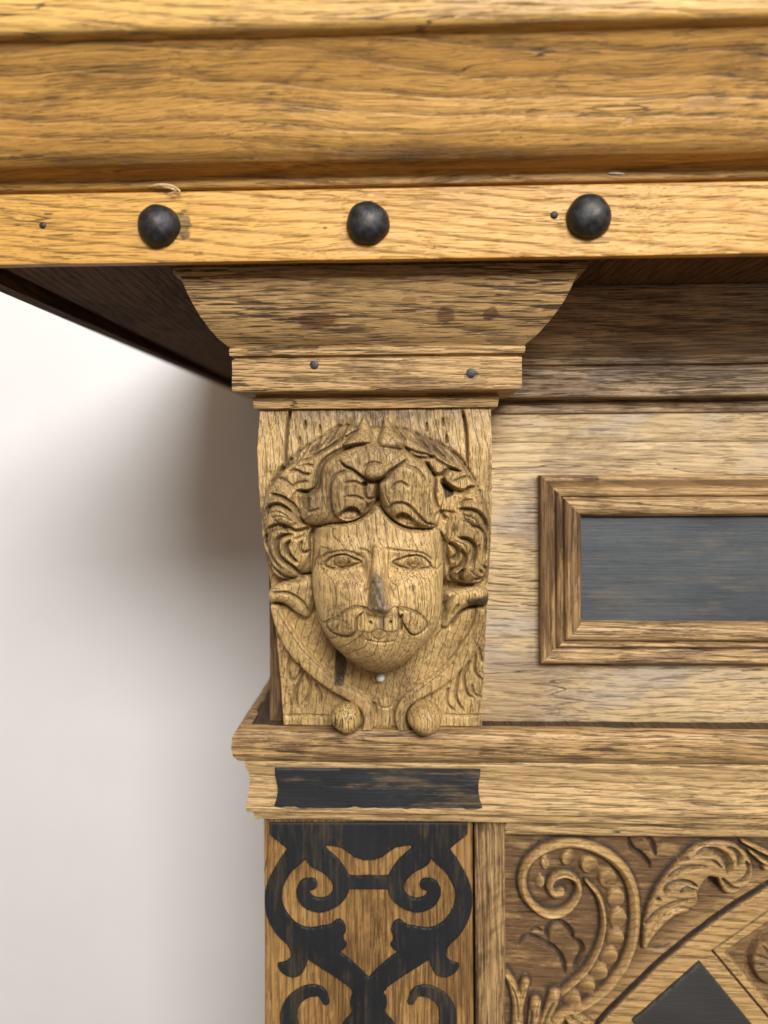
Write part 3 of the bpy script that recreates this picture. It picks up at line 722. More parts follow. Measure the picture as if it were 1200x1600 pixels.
    for i in range(GX.shape[0]):
        u = (GX[i] - PX0) / F; v = -(GY[i] - PY0) / F
        d = Fv[None] + RIGHT[None] * u[:, None] + UP[None] * v[:, None]; t = (DG - 2) / d[:, 1]
        X[i] = d[:, 0] * t; Z[i] = d[:, 2] * t
    P = np.stack([X, DG - H, Z], -1)
    n1 = vnoise(P, np.array([.05, .3, .4]), 3); n2 = vnoise(P, np.array([.25, .25, .25]), 7)
    P[..., 1] += .12 * n1 + .14 * n2
    n, m = GX.shape
    f = grid_faces(n, m, flip=True)
    return mesh_obj('carved_panel', P.reshape(-1, 3), f, M_carved, cab, 180, {'stain': np.clip(.8 * G, 0, .92), 'brown': brown})
cpanel = carve_panel()
def loz_field(X, Y):
    p = np.array(crop_pts([(672, 1068), (1095, 1580), (670, 2050), (140, 1535)], R_)); return poly_sdf(X, Y, p)
plate_from_field('black_lozenge', loz_field, 980, 1190, 1500, 1640, 3.0, DG - 1.4, 1.3, M_loz, cpanel, edge=1.2)

pxr = ux(1250, 1450, DG - 2); pzb = uz(1000, 1638, DG - 2)
board('door_field', pxr, XR, DG - 1.2, DG + 4, -430, ZPT, M_rail, cab, bev=.5, step=6)
board('door_bottom', SX1 + .1, pxr - .1, DG - 1.5, DG + 4, -430, pzb, M_rail, cab, bev=.5, step=6)
# --- carcass behind and below (mostly out of view)
V, f = slab(FX0 + 1, XR, DF + 15, YB, FLOOR_Z + 60, 64); mesh_obj('carcass', V, f, M_stile, cab, None)
V, f = slab(PXR - 6, XR, DS + 17, DS + 22, -430, zb2); mesh_obj('door_back', V, f, M_dark, cab, None)
board('lower_front', PXL, XR, DP + 1, DP + 20, FLOOR_Z + 60, -431, M_stile, cab, bev=1, step=12)
board('plinth', PXL - 8, XR, DP - 10, YB, FLOOR_Z, FLOOR_Z + 59, M_ledge, cab, bev=2, step=12)

# ------------------------------------------------------------------ the carved corbel
CA = (400, 640, 5.333); CB = (590, 640, 5.333); CF = (460, 780, 4.286); CL = (380, 860, 2.857)
def smooth_table(xk, yk, sig):
    t = np.arange(xk[0] - 4 * sig, xk[-1] + 4 * sig); y = np.interp(t, xk, yk)
    k = np.exp(-.5 * (np.arange(-3 * sig, 3 * sig + 1) / sig) ** 2); k /= k.sum()
    return t, np.convolve(np.pad(y, 3 * sig, mode='edge'), k, 'valid')
_BT = smooth_table([600, 650, 720, 820, 900, 1000, 1080, 1130, 1200], [253, 252, 250, 254, 260, 268, 274, 276, 277], 25)
_FT = smooth_table([780, 860, 900, 950, 1000, 1030, 1052, 1070], [239, 238.5, 237.5, 236.5, 237.5, 240, 244, 248], 12)
def base_depth(py):
    return np.interp(py, *_BT)
def build_corbel():
    step = 1.0
    xs = np.arange(380, 800, step); ys = np.arange(625, 1170, step)
    GX, GY = np.meshgrid(xs, ys)
    B = base_depth(GY)
    H = np.zeros(GX.shape)
    ident = np.zeros(GX.shape, int)      # 0 block, 1 hair, 2 face
    stain = np.zeros(GX.shape); brown = np.zeros(GX.shape)
    def cut(p, c, w, dep):
        line = catmull(crop_pts(p, c), 6); w = np.atleast_1d(np.array(w, float)); w = np.repeat(w, 2) if len(w) == 1 else w
        idx, d, t = polyline_dist(GX, GY, line, w.max() + 2)
        if d is None: return
        ww = np.interp(t, np.linspace(0, 1, len(w)), w); fade = np.clip(np.minimum(t, 1 - t) * 7 + .3, 0, 1)
        H[idx] -= 1.3 * dep * fade * np.clip(1 - d / ww, 0, 1) ** .65; stain[idx] = np.maximum(stain[idx], .5 * fade * min(dep / 2, 1) * sstep(.25, .85, 1 - d / ww))
    def step_edge(p, c, w, dep, side):
        """carved step: the surface falls by dep just outside the line on one side (side = +1 right of travel), easing back over w px"""
        line = catmull(crop_pts(p, c), 6)
        idx, d, t = polyline_dist(GX, GY, line, w + 2)
        if d is None: return
        # signed side from nearest segment
        px, py = GX[idx], GY[idx]
        k = np.clip((t * (len(line) - 1)).astype(int), 0, len(line) - 2)
        a = line[k]; b = line[k + 1]; cr = (b[:, 0] - a[:, 0]) * (py - a[:, 1]) - (b[:, 1] - a[:, 1]) * (px - a[:, 0])
        fade = np.clip(np.minimum(t, 1 - t) * 6 + .2, 0, 1)
        H[idx] -= np.where(cr * side > 0, dep * fade * sstep(0, 1.6, d) * (1 - sstep(1.6, w, d)), 0); stain[idx] = np.maximum(stain[idx], .5 * fade * np.where(cr * side > 0, sstep(0, 1.2, d) * (1 - sstep(1.5, 4.5, d)), 0))
    def ridge(p, c, w, h):
        line = catmull(crop_pts(p, c), 6); w = np.atleast_1d(np.array(w, float)); w = np.repeat(w, 2) if len(w) == 1 else w
        idx, d, t = polyline_dist(GX, GY, line, w.max() + 2)
        if d is None: return
        ww = np.interp(t, np.linspace(0, 1, len(w)), w)
        H[idx] += h * np.sqrt(np.clip(1 - (d / ww) ** 2, 0, 1)) * np.clip(np.minimum(t, 1 - t) * 6 + .25, 0, 1)
    def ell(cx, cy, rx, ry, ang=0):
        a = math.radians(ang); dx, dy = GX - cx, GY - cy
        return ((dx * math.cos(a) + dy * math.sin(a)) / rx) ** 2 + ((-dx * math.sin(a) + dy * math.cos(a)) / ry) ** 2
    # ---- hair and wreath mass
    left = crop_pts([(930, 130), (740, 130), (640, 165), (560, 215), (470, 272), (380, 335), (300, 410), (240, 470), (180, 540), (122, 610), (85, 680), (60, 770), (47, 880), (47, 980), (60, 1100), (90, 1220), (120, 1310), (175, 1390), (260, 1425), (380, 1420), (470, 1380)], CA)
    right = crop_pts([(520, 1440), (600, 1450), (700, 1455), (790, 1455), (870, 1425), (915, 1370), (925, 1250), (932, 1100), (938, 950), (915, 830), (875, 740), (830, 630), (775, 530), (715, 440), (640, 370), (560, 310), (450, 255), (340, 212), (230, 165), (110, 150)], CB)
    hairsd = poly_sdf(GX, GY, catmull(left + right, 3, True))
    hm = 5.5 * pillow(hairsd, 26) + 3.0 * sstep(0, 2.5, hairsd)
    H[:] = np.maximum(H, hm)
    ident[hairsd > 0] = 1
    # side curls bulge out
    for cx, cy, rx, ry, hh in [(445, 838, 42, 70, 3.5), (735, 845, 38, 75, 3.5), (452, 790, 30, 30, 2), (745, 790, 24, 30, 2)]:
        r2 = ell(cx, cy, rx, ry); H += np.where(r2 < 1, hh * np.sqrt(np.clip(1 - r2, 0, 1)), 0)
    # horn-like leaf tips
    for tip, bl_, br in [((570, 649), (535, 694), (583, 690)), ((600, 651), (588, 690), (634, 690))]:
        sd = poly_sdf(GX, GY, np.array([tip, ((tip[0] + br[0]) / 2 + 2, (tip[1] + br[1]) / 2), br, (br[0] - 3, 705), (bl_[0] + 3, 703), bl_, ((tip[0] + bl_[0]) / 2 + 2, (tip[1] + bl_[1]) / 2 + 3)]))
        t = sstep(648, 694, GY); H[:] = np.where(sd > 0, np.maximum(H, (8.0 + 7.0 * t) * (.5 + .5 * pillow(sd, 10))), H); stain = np.maximum(stain, .55 * sstep(-5, -1, sd) * (sd < 0) * (GY < 688)); ident[sd > 0] = 1
    # dome of hair over the forehead
    dome = crop_pts([(960, 262), (820, 285), (700, 330), (600, 395), (545, 460), (520, 540), (515, 620), (480, 670), (420, 690), (350, 690), (325, 740), (330, 830), (370, 910), (410, 945), (500, 970), (640, 955), (740, 950), (830, 930), (900, 890), (960, 840), (1000, 770)], CA) + \
        crop_pts([(5, 750), (40, 840), (100, 910), (180, 970), (270, 1000), (350, 1005), (440, 1000), (500, 960), (520, 850), (488, 790), (472, 700), (480, 600), (455, 520), (390, 440), (300, 380), (200, 320), (60, 275), (0, 262)], CB)
    dsd = poly_sdf(GX, GY, catmull(dome, 3, True))
    dm = 9.5 + 5.5 * pillow(dsd, 24)
    soft = sstep(-1.0, 2.5, dsd)
    H[:] = H * (1 - soft) + np.maximum(H, dm) * soft
    ident[dsd > 0] = 1
    # the low shelf at the left of the dome
    r2 = ell(470, 786, 16, 22, 0); H -= np.where(r2 < 1, 5.0 * (1 - r2) ** .6, 0)
    # the two locks and the knot
    for c_, poly in [(CA, [(780, 510), (700, 530), (640, 575), (618, 660), (620, 770), (640, 870), (680, 900), (760, 940), (880, 890), (930, 800), (985, 745), (915, 735), (905, 640), (890, 575)]),
                     (CB, [(15, 620), (70, 570), (130, 510), (200, 470), (290, 480), (365, 545), (395, 640), (390, 760), (400, 880), (430, 950), (300, 985), (180, 950), (90, 880), (30, 800), (15, 720)])]:
        sd = poly_sdf(GX, GY, catmull(crop_pts(poly, c_), 3, True)); H += 1.4 * pillow(sd, 16) + .8 * sstep(0, 1.6, sd)
    r2 = ell(585.5, 738, 15.5, 14.5); H += np.where(r2 < 1, 3.6 * np.sqrt(np.clip(1 - r2, 0, 1)), 0)
    ridge([(700, 400), (800, 470), (900, 540), (985, 575)], CA, 9, .8); ridge([(250, 390), (150, 460), (70, 530), (0, 580)], CB, 9, .8)
    cut([(905, 490), (935, 455), (990, 440), (1050, 465)], CA, 2.6, 1.0)
    cut([(700, 430), (745, 475), (800, 500), (850, 540), (905, 580), (965, 600), (1025, 598), (1067, 575)], CA, [2, 2.5, 3, 3.5, 4, 4, 4], 2.4)
    cut([(0, 590), (55, 572), (110, 515), (180, 465), (245, 415)], CB, [4.5, 4.5, 3.5, 3, 2], 2.4)
    cut([(1010, 590), (1008, 660), (1010, 740), (1000, 790)], CA, [4, 5, 5, 3], 3.6)
    cut([(780, 510), (700, 528), (648, 570), (624, 640), (620, 760), (638, 860), (662, 892)], CA, 2.8, 1.3)
    cut([(745, 612), (820, 600), (890, 630)], CA, 2.4, 1.2)
    r2 = ell(569.5, 756.5, 3.8, 4.0); H -= np.where(r2 < 1, 4.5, 0)
    cut([(905, 640), (908, 700), (930, 742), (988, 742)], CA, 2.6, 1.8)
    cut([(740, 728), (820, 722), (890, 745), (926, 790), (920, 850)], CA, 2.4, 1.2)
    cut([(115, 665), (148, 622), (200, 605), (252, 640)], CB, 2.6, 1.3); cut([(240, 470), (315, 490), (372, 552), (390, 620)], CB, 2.4, 1.0)
    cut([(95, 870), (108, 812), (160, 780), (230, 785), (282, 822), (340, 885), (400, 938), (470, 960)], CB, [2.4, 3, 3, 3.2, 3.2, 3, 2], 1.6)
    # the two lens shaped hollows
    for c_, poly in [(CA, [(688, 892), (720, 842), (780, 806), (840, 815), (872, 852), (868, 885), (820, 918), (750, 925)]), (CB, [(148, 905), (170, 866), (220, 855), (280, 888), (330, 938), (362, 972), (290, 975), (200, 950)])]:
        sd = poly_sdf(GX, GY, catmull(crop_pts(poly, c_), 4, True))
        yy = crop_pts([poly[2]], c_)[0][1]
        H -= np.where(sd > 0, sstep(0, 1.8, sd) * (6.5 - 5.0 * sstep(yy - 2, yy + 20, GY)), 0)
    # ---- wreath leaf grooves
    for c_, p in [(CA, [(715, 125), (640, 245), (590, 300)]), (CA, [(650, 175), (560, 290), (500, 350), (430, 400)]), (CA, [(560, 225), (505, 325), (465, 385)]), (CA, [(470, 285), (400, 390), (335, 475)]),
                  (CA, [(380, 340), (330, 440), (250, 500)]), (CA, [(310, 410), (260, 480), (200, 550)]), (CA, [(240, 480), (190, 560), (130, 640)]), (CA, [(780, 120), (740, 200), (700, 260)]),
                  (CB, [(190, 165), (260, 240), (330, 295)]), (CB, [(290, 205), (380, 310), (450, 372)]), (CB, [(400, 250), (470, 350), (600, 450)]), (CB, [(500, 290), (590, 400), (690, 500)]),
                  (CB, [(600, 350), (680, 440), (750, 540)]), (CB, [(120, 150), (170, 220), (230, 270)]), (CB, [(700, 450), (750, 550), (800, 620)])]:
        step_edge(p, c_, 10, 2.6, 1 if c_ is CA else -1); cut(p, c_, 1.8, .9)
    for c_, p, w, d in [(CA, [(745, 225), (650, 290), (560, 345), (480, 390), (380, 445)], 3, 2.0), (CA, [(860, 165), (800, 200), (740, 240)], 2.6, 1.8), (CA, [(960, 285), (820, 303), (700, 345), (600, 405), (548, 465), (522, 545), (518, 620), (488, 672), (420, 692), (335, 675)], [3, 3.5, 4, 4.5, 5, 5.5, 6, 6, 5, 3], 2.8),
                        (CA, [(280, 520), (340, 505), (395, 535), (450, 540)], 3, 1.8), (CA, [(350, 480), (430, 460), (475, 470)], 2.4, 1.2), (CA, [(320, 660), (260, 600), (180, 560)], 2.4, 1.0), (CA, [(430, 600), (360, 610), (300, 640)], 2.4, 1.2),
                        (CA, [(410, 830), (470, 850), (530, 825)], 2.4, 1.0),
                        (CA, [(130, 705), (190, 715), (245, 738), (292, 782), (332, 842), (372, 912), (412, 948)], [2.5, 3.5, 4, 4, 4, 4, 3], 2.6), (CA, [(85, 920), (108, 830), (150, 795), (210, 795), (272, 832), (330, 892), (392, 942)], [3, 4, 4.4, 4.4, 4, 4, 3], 2.8),
                        (CA, [(100, 1010), (140, 975), (205, 960), (272, 982), (340, 1010), (452, 985)], 3.6, 2.6), (CA, [(95, 1130), (98, 1055), (150, 1002), (222, 985), (268, 1018)], 3.6, 2.4),
                        (CA, [(305, 1042), (232, 1050), (190, 1082), (182, 1140), (195, 1205), (252, 1270), (312, 1312), (362, 1375)], [3, 4, 4.4, 4.4, 4.4, 4.4, 4, 3], 3.0), (CA, [(285, 1095), (258, 1130), (258, 1172), (292, 1222), (345, 1272)], [2.6, 4.6, 5, 4, 3], 2.8),
                        (CA, [(382, 1095), (368, 1150), (390, 1192), (435, 1182)], 3.2, 2.2), (CA, [(100, 1200), (140, 1290), (200, 1350), (262, 1398), (350, 1418)], 3.2, 1.8), (CA, [(62, 800), (75, 960), (100, 1110), (150, 1240), (215, 1320)], 2.6, 1.3), (CA, [(430, 1000), (400, 1050), (330, 1080)], 2.8, 1.4),
                        (CB, [(225, 308), (300, 385), (385, 402), (475, 392)], 3, 2.0), (CB, [(420, 445), (440, 520), (490, 545), (542, 540), (582, 505), (640, 500), (695, 522)], [3, 4, 4, 4.4, 4.4, 4, 3], 2.6), (CB, [(210, 310), (330, 358), (432, 382), (525, 442), (620, 490), (700, 522)], 2.8, 1.5),
                        (CB, [(540, 560), (560, 622), (640, 672), (720, 682), (770, 650), (835, 650)], [4, 6, 6, 5, 4, 3], 3.2), (CB, [(630, 600), (682, 580), (742, 560), (805, 600)], 3, 1.8), (CB, [(800, 700), (830, 670), (870, 690)], 2.6, 1.2), (CB, [(680, 800), (720, 760), (790, 750)], 2.6, 1.2),
                        (CB, [(385, 430), (462, 520), (482, 600), (476, 700), (492, 790), (522, 842)], [3, 3.4, 3.4, 3.4, 3.4, 3], 2.0), (CB, [(480, 910), (500, 862), (545, 850), (650, 862)], 3, 1.6), (CB, [(528, 860), (570, 915)], 4, 2.6), (CB, [(850, 770), (890, 800), (925, 900)], 2.6, 1.4),
                        (CB, [(668, 835), (740, 830), (820, 850), (880, 920), (906, 1002), (902, 1105), (888, 1225)], [3, 4, 4.6, 4.6, 4.6, 4, 3], 2.6), (CB, [(780, 968), (850, 990), (890, 1062), (884, 1205)], 3, 1.8), (CB, [(675, 1068), (760, 1090), (806, 1150), (802, 1232), (778, 1295)], [3.4, 5, 5, 5, 3.4], 3.0),
                        (CB, [(588, 1108), (640, 1140), (668, 1182), (658, 1222), (608, 1255)], [4, 6, 6.6, 6, 4], 3.6), (CB, [(700, 1165), (722, 1232), (700, 1292), (638, 1335)], [3, 5, 5, 3], 2.8), (CB, [(556, 1075), (575, 1150), (585, 1250), (600, 1320)], 4.5, 2.6), (CB, [(640, 1310), (602, 1365), (618, 1420), (690, 1440)], 3.4, 2.2),
                        (CB, [(715, 1325), (682, 1382), (702, 1432)], [3, 5.4, 4], 3.0), (CB, [(870, 1295), (905, 1332), (880, 1392), (800, 1412)], 3.2, 2.2), (CB, [(845, 1330), (865, 1360)], 3, 1.6)]:
        cut(p, c_, w, d)
    sd = poly_sdf(GX, GY, np.array(crop_pts([(522, 598), (580, 630), (642, 676), (628, 712), (568, 738), (556, 684)], CB))); H -= np.where(sd > 0, 4.5 * sstep(0, 3, sd), 0); stain = np.maximum(stain, .85 * sstep(-2, 1, sd))
    # ---- scrolls under the head
    def raise_abs(mask, hh): H[:] = np.where(mask, np.maximum(H, hh), H)
    # concave field between the straps
    for c_, outer in [(0, [(125, 240), (160, 330), (205, 440), (262, 530), (330, 590), (400, 625), (470, 650), (520, 690)]), (1, [(1085, 250), (1078, 340), (1035, 430), (965, 525), (880, 600), (800, 650), (735, 700)])]:
        pass
    # straps
    def strap(p, w, h):
        line = catmull(crop_pts(p, CL), 6); w = np.array(w, float)
        idx, d, t = polyline_dist(GX, GY, line, w.max() + 3)
        ww = np.interp(t, np.linspace(0, 1, len(w)), w); k = ww - d
        H[idx] = np.maximum(H[idx], h * sstep(-.6, 1.8, k) + .6 * sstep(0, 6, k) * (k > 0))
    field = poly_sdf(GX, GY, catmull(crop_pts([(150, 260), (230, 380), (330, 530), (430, 610), (520, 670), (590, 690), (690, 680), (760, 630), (860, 560), (970, 450), (1030, 330), (1040, 240), (900, 200), (300, 200)], CL), 4, True))
    H[:] = np.where(field > 0, np.maximum(H, 1.8 * sstep(0, 2, field) + 2.2 * pillow(field, 80)), H)
    strap([(140, 250), (185, 350), (240, 440), (320, 525), (400, 590), (480, 640), (535, 680), (562, 730), (556, 785), (525, 822), (470, 830)], [7, 11, 13, 13, 12, 11, 10, 10, 10, 8, 6], 5.0)
    strap([(1062, 250), (1050, 340), (1005, 430), (930, 525), (850, 590), (775, 635), (722, 680), (702, 735), (714, 788), (755, 826), (815, 832)], [7, 11, 13, 13, 13, 12, 11, 10, 10, 8, 6], 5.0)
    for p in ([(150, 262), (200, 350), (262, 440), (345, 522), (425, 585), (500, 632)], [(1052, 262), (1035, 345), (985, 435), (905, 528), (825, 592), (755, 640)]): cut(p, CL, 1.6, .8)
    # stem between the volutes
    sd = poly_sdf(GX, GY, catmull(crop_pts([(585, 650), (640, 640), (690, 655), (680, 730), (690, 795), (575, 795), (590, 730)], CL), 4, True)); raise_abs(sd > 0, 3.2 * pillow(sd, 14))
    cut([(600, 660), (610, 700), (660, 700), (670, 660)], CL, 2, .7)
    # side rolls beneath the curls
    for poly, hh in [([(118, 175), (200, 128), (300, 118), (330, 200), (300, 300), (250, 305), (200, 262), (160, 240), (122, 235)], 7), ([(900, 290), (880, 345), (915, 350), (960, 290), (1010, 258), (1085, 245), (1092, 180), (1040, 160), (960, 170), (900, 200)], 6)]:
        sd = poly_sdf(GX, GY, catmull(crop_pts(poly, CL), 4, True)); raise_abs(sd > 0, 1.5 + hh * pillow(sd, 16))
    cut([(130, 185), (200, 188), (262, 230), (297, 290)], CL, 3, 1.8); cut([(130, 232), (185, 245), (225, 275), (275, 302)], CL, 3.4, 2.2)
    cut([(1080, 248), (1010, 258), (960, 290), (920, 350)], CL, 3.4, 2.2); cut([(940, 200), (900, 260), (880, 330)], CL, 3, 1.6); cut([(960, 240), (930, 290)], CL, 3, 1.4)
    # leaf ornaments in the lower corners
    for p, w, d in [([(205, 475), (200, 540), (225, 585), (255, 540), (250, 480)], 2.6, 1.7), ([(272, 545), (240, 610), (235, 670), (245, 700)], [2, 3.6, 3.4, 2], 2.2), ([(275, 555), (300, 610), (285, 660), (262, 690)], 2.4, 1.6), ([(320, 600), (345, 650), (342, 690)], 2.4, 1.6), ([(205, 640), (215, 700)], 2.2, 1.2),
                    ([(975, 520), (955, 600), (950, 660), (985, 720)], [2, 3, 3, 2], 1.9), ([(1010, 500), (985, 570), (1000, 640), (1025, 660)], 2.6, 1.8), ([(1040, 470), (1035, 540), (1065, 580)], 2.6, 1.8), ([(1055, 440), (1065, 500)], 2.4, 1.4), ([(915, 620), (910, 680), (945, 720)], 2.4, 1.5), ([(1020, 600), (1030, 640), (1060, 655)], 2.2, 1.3),
                    ([(190, 738), (290, 736), (385, 742)], 2.2, 1.0), ([(905, 735), (980, 738), (1068, 735)], 2.2, 1.0)]:
        cut(p, CL, w, d)
    # dark slot left of the chin
    sd = poly_sdf(GX, GY, np.array(crop_pts([(408, 425), (450, 440), (458, 520), (448, 600), (408, 600)], CL))); H -= np.where(sd > 0, 1.5 * sstep(0, 3, sd), 0)
    stain = np.maximum(stain, .9 * sstep(-2, 3, sd))
    # ---- the face, in absolute depth
    face = crop_pts([(112, 205), (104, 350), (104, 500), (120, 640), (150, 760), (203, 878), (283, 985), (368, 1060), (472, 1124), (580, 1150), (678, 1120), (788, 1048), (890, 945), (965, 830), (993, 700), (1000, 500), (1000, 300), (975, 215), (800, 130), (640, 100), (520, 40), (400, 130), (250, 165)], CF)
    fsd = poly_sdf(GX, GY, catmull(face, 4, True))
    vert = np.interp(GY, *_FT)
    face2 = [(x, y) for x, y in face if y > 832]; face2 = face2 + [(698, 790), (690, 750), (592, 735), (494, 750), (484, 790)]
    fsd2 = poly_sdf(GX, GY, catmull(face2, 4, True))
    D = vert + 16.0 * (1 - pillow(np.maximum(fsd, fsd2), 80)) ** 1.2
    def fbump(cx, cy, rx, ry, hh, ang=0):
        nonlocal D; D = D - hh * np.exp(-ell(cx, cy, rx, ry, ang) * 1.4)
    fbump(534, 858, 42, 13, 1.7); fbump(652, 858, 42, 13, 1.7)              # brows
    fbump(535, 886, 31, 16, -3.9); fbump(648, 886, 31, 16, -3.9)                      # sockets
    fbump(566, 895, 9, 26, -2.2, -8); fbump(612, 893, 9, 26, -1.8, 8)                 # hollows beside the bridge
    fbump(520, 915, 40, 40, .6); fbump(664, 915, 40, 40, .6)                        # cheeks
    fbump(592, 1026, 34, 20, 1.4)                       # chin
    fbump(592, 985, 48, 26, 1.0)                                                       # muzzle
    # nose, its tip worn off flat
    t = np.clip((GY - 846) / (958 - 846), 0, 1); w = 10 + 11 * t ** 1.5; nh = 1.5 + 3.2 * t
    nx = 591 + 2 * t
    prof = np.clip(1 - (np.abs(GX - nx) / w) ** 3, 0, 1)
    D = D - nh * prof * sstep(842, 856, GY) * sstep(968, 948, GY)
    for sx in (-1, 1): fbump(592 + sx * 19, 950, 9, 7, 1.2)                          # wings of the nose
    fH = B - D
    m = sstep(-.8, 1.2, fsd)
    under = (dsd > -.5) & (GY < 850)
    m = np.where(under, 0, m)
    H[:] = H * (1 - m) + fH * m
    ident[(fsd > 0) & ~under] = 2
    # hair sits proud of the face along the forehead: deepen the joint
    cut([(400, 952), (500, 978), (640, 965), (740, 960), (830, 940), (905, 900), (965, 850), (1003, 780)], CA, 2.6, 1.2); cut([(0, 760), (38, 850), (98, 920), (178, 980), (270, 1010), (350, 1014), (480, 1000)], CB, 2.6, 1.2)
    # eyes
    for lid, iris in [([(205, 441), (232, 402), (282, 376), (340, 368), (395, 395), (445, 424), (400, 442), (330, 466), (262, 468)], (312, 414)), ([(660, 427), (720, 396), (780, 377), (840, 377), (890, 410), (912, 450), (860, 466), (790, 476), (720, 456)], (803, 418))]:
        L = catmull(crop_pts(lid, CF), 5, True); sd = poly_sdf(GX, GY, L)
        H += np.where(sd > 0, 1.9 * pillow(sd, 12) - .5, 0)
        idx, d, _ = polyline_dist(GX, GY, np.vstack([L, L[:1]]), 6)
        H[idx] -= 1.0 * np.clip(1 - d / 1.9, 0, 1); stain[idx] = np.maximum(stain[idx], .6 * sstep(2.0, .6, d)); H[idx] += .55 * np.exp(-((d - 3.4) / 1.6) ** 2) * (sd[idx] < 0)
        ix, iy = crop_pts([iris], CF)[0]; rr = np.hypot(GX - ix, GY - iy)
        H -= .75 * np.exp(-((rr - 11) / 1.5) ** 2) * (sd > -1); stain = np.maximum(stain, .4 * np.exp(-((rr - 11) / 1.2) ** 2) * (sd > 0)); H += .5 * sstep(11, 5, rr) * (sd > 0); H -= .35 * np.exp(-((rr - 5.5) / 1.3) ** 2) * (sd > 0)
    for p, w, d in [([(160, 432), (185, 395), (235, 362), (320, 345), (400, 360), (450, 395)], 2.2, .9), ([(165, 440), (205, 442)], 2, .7), ([(595, 330), (700, 343), (800, 350), (870, 366), (920, 412)], 2.2, .9), ([(905, 448), (955, 468), (990, 432)], 2.2, .9),
                    ([(430, 330), (490, 350), (515, 400)], 2.4, .8), ([(585, 440), (590, 520), (640, 600), (668, 670)], 2.4, .9), ([(505, 470), (485, 560), (465, 640)], 2.6, .9)]:
        cut(p, CF, w, d)
    # moustache
    for poly in ([(222, 812), (290, 790), (340, 748), (410, 722), (470, 738), (420, 800), (412, 880), (375, 912), (310, 900), (250, 862)], [(690, 740), (740, 730), (820, 760), (885, 812), (870, 862), (810, 900), (770, 888), (735, 840), (715, 800)]):
        L = catmull(crop_pts(poly, CF), 4, True); sd = poly_sdf(GX, GY, L); H += np.where(sd > 0, .9 * sstep(0, 1.5, sd) + 1.0 * pillow(sd, 10), 0)
        idx, d, _ = polyline_dist(GX, GY, np.vstack([L, L[:1]]), 5); H[idx] -= 1.2 * np.clip(1 - d / 2.2, 0, 1); stain[idx] = np.maximum(stain[idx], .45 * sstep(2.4, .8, d))
        for q in range(7):
            xa, ya = L[:, 0].min() + (q + 1) * (np.ptp(L[:, 0])) / 8, L[:, 1].mean(); cut([((xa - 460) * 4.286, (ya - 14 - 780) * 4.286), ((xa + 1 - 460) * 4.286, (ya - 780) * 4.286), ((xa - 460) * 4.286, (ya + 14 - 780) * 4.286)], CF, 1.3, .45)
    cut([(728, 765), (705, 810), (718, 850), (712, 890)], CF, [2, 3, 3, 2], 1.8)
    cut([(430, 742), (465, 728), (500, 740)], CF, 2.2, 1.0); cut([(640, 742), (675, 728), (700, 742)], CF, 2.2, 1.0)
    sd = poly_sdf(GX, GY, catmull(crop_pts([(405, 760), (470, 742), (590, 770), (710, 742), (740, 770), (735, 850), (660, 885), (590, 878), (500, 888), (420, 870)], CF), 4, True)); H += np.where(sd > 0, .2 * sstep(0, 1.5, sd) + .5 * pillow(sd, 12), 0)
    for q in range(6): cut([(440 + 52 * q, 770), (436 + 52 * q, 820), (440 + 52 * q, 872)], CF, 1.3, .5)
    for u, v in ((510, 828), (646, 825)):
        x, y = crop_pts([(u, v)], CF)[0]; r2 = ell(x, y, 2.3, 2.3); H -= np.where(r2 < 1, 2.4, 0)
        pass
    rr = np.sqrt(ell(592, 991, 11, 8)); H -= .6 * np.exp(-((rr - 1) / .14) ** 2)
    cut([(470, 938), (530, 952), (600, 958), (680, 945)], CF, 1.8, .5)
    # stains, plus shade painted in brown below the capital and the chin
    sd = poly_sdf(GX, GY, catmull(crop_pts([(525, 500), (570, 490), (600, 560), (612, 660), (630, 740), (560, 765), (500, 740), (505, 620)], CF), 4, True)); stain = np.maximum(stain, .82 * sstep(-8, 8, sd))
    r2 = ell(597, 972, 10, 24); stain = np.maximum(stain, .75 * np.exp(-r2 * 1.5)); r2 = ell(596, 990, 20, 9); stain = np.maximum(stain, .3 * np.exp(-r2))
    sd = poly_sdf(GX, GY, np.array(crop_pts([(985, 215), (1095, 190), (1095, 250), (1010, 262)], CL))); stain = np.maximum(stain, .9 * sstep(-2, 4, sd))
    r2 = ell(482, 782, 17, 18); stain = np.maximum(stain, .45 * np.exp(-r2 ** 2))
    brown = np.maximum(brown, .95 * np.exp(-ell(711, 824, 7, 6) ** 2)); brown = np.maximum(brown, .95 * np.exp(-ell(590, 646, 190, 26)))  # top patch is old stain and the capital's shade in one
    brown = np.maximum(brown, .85 * np.exp(-ell(670, 692, 66, 22, 38) * 1.1)); brown = np.maximum(brown, .7 * np.exp(-ell(515, 690, 60, 20, -38) * 1.1))
    brown = np.maximum(brown, .38 * (ident == 1) * sstep(-.35, .5, vnoise(np.stack([GX, GY, GX * 0], -1), np.array([.03, .02, 1]), 5)))
    brown = np.maximum(brown, .6 * np.exp(-ell(505, 770, 42, 62) ** 2)); brown = np.maximum(brown, .5 * np.exp(-ell(600, 702, 70, 12) ** 2)); brown = np.maximum(brown, .35 * np.exp(-ell(570, 1090, 110, 50) ** 2))  # last patch paints the shade below the chin
    for tp in ((570, 668, 11, 22, -12), (604, 668, 10, 22, 14)): brown = brown * (1 - np.exp(-ell(*tp) ** 2))
    # cracks beside the wreath
    cut([(285, 15), (264, 120), (255, 250), (246, 400), (236, 470)], CA, [2.6, 2.6, 2.4, 2.2, 1.4], 4.0); cut([(708, 15), (730, 120), (744, 260), (750, 400), (756, 470)], CB, [2.4, 2.4, 2.4, 2.2, 1.4], 4.0)
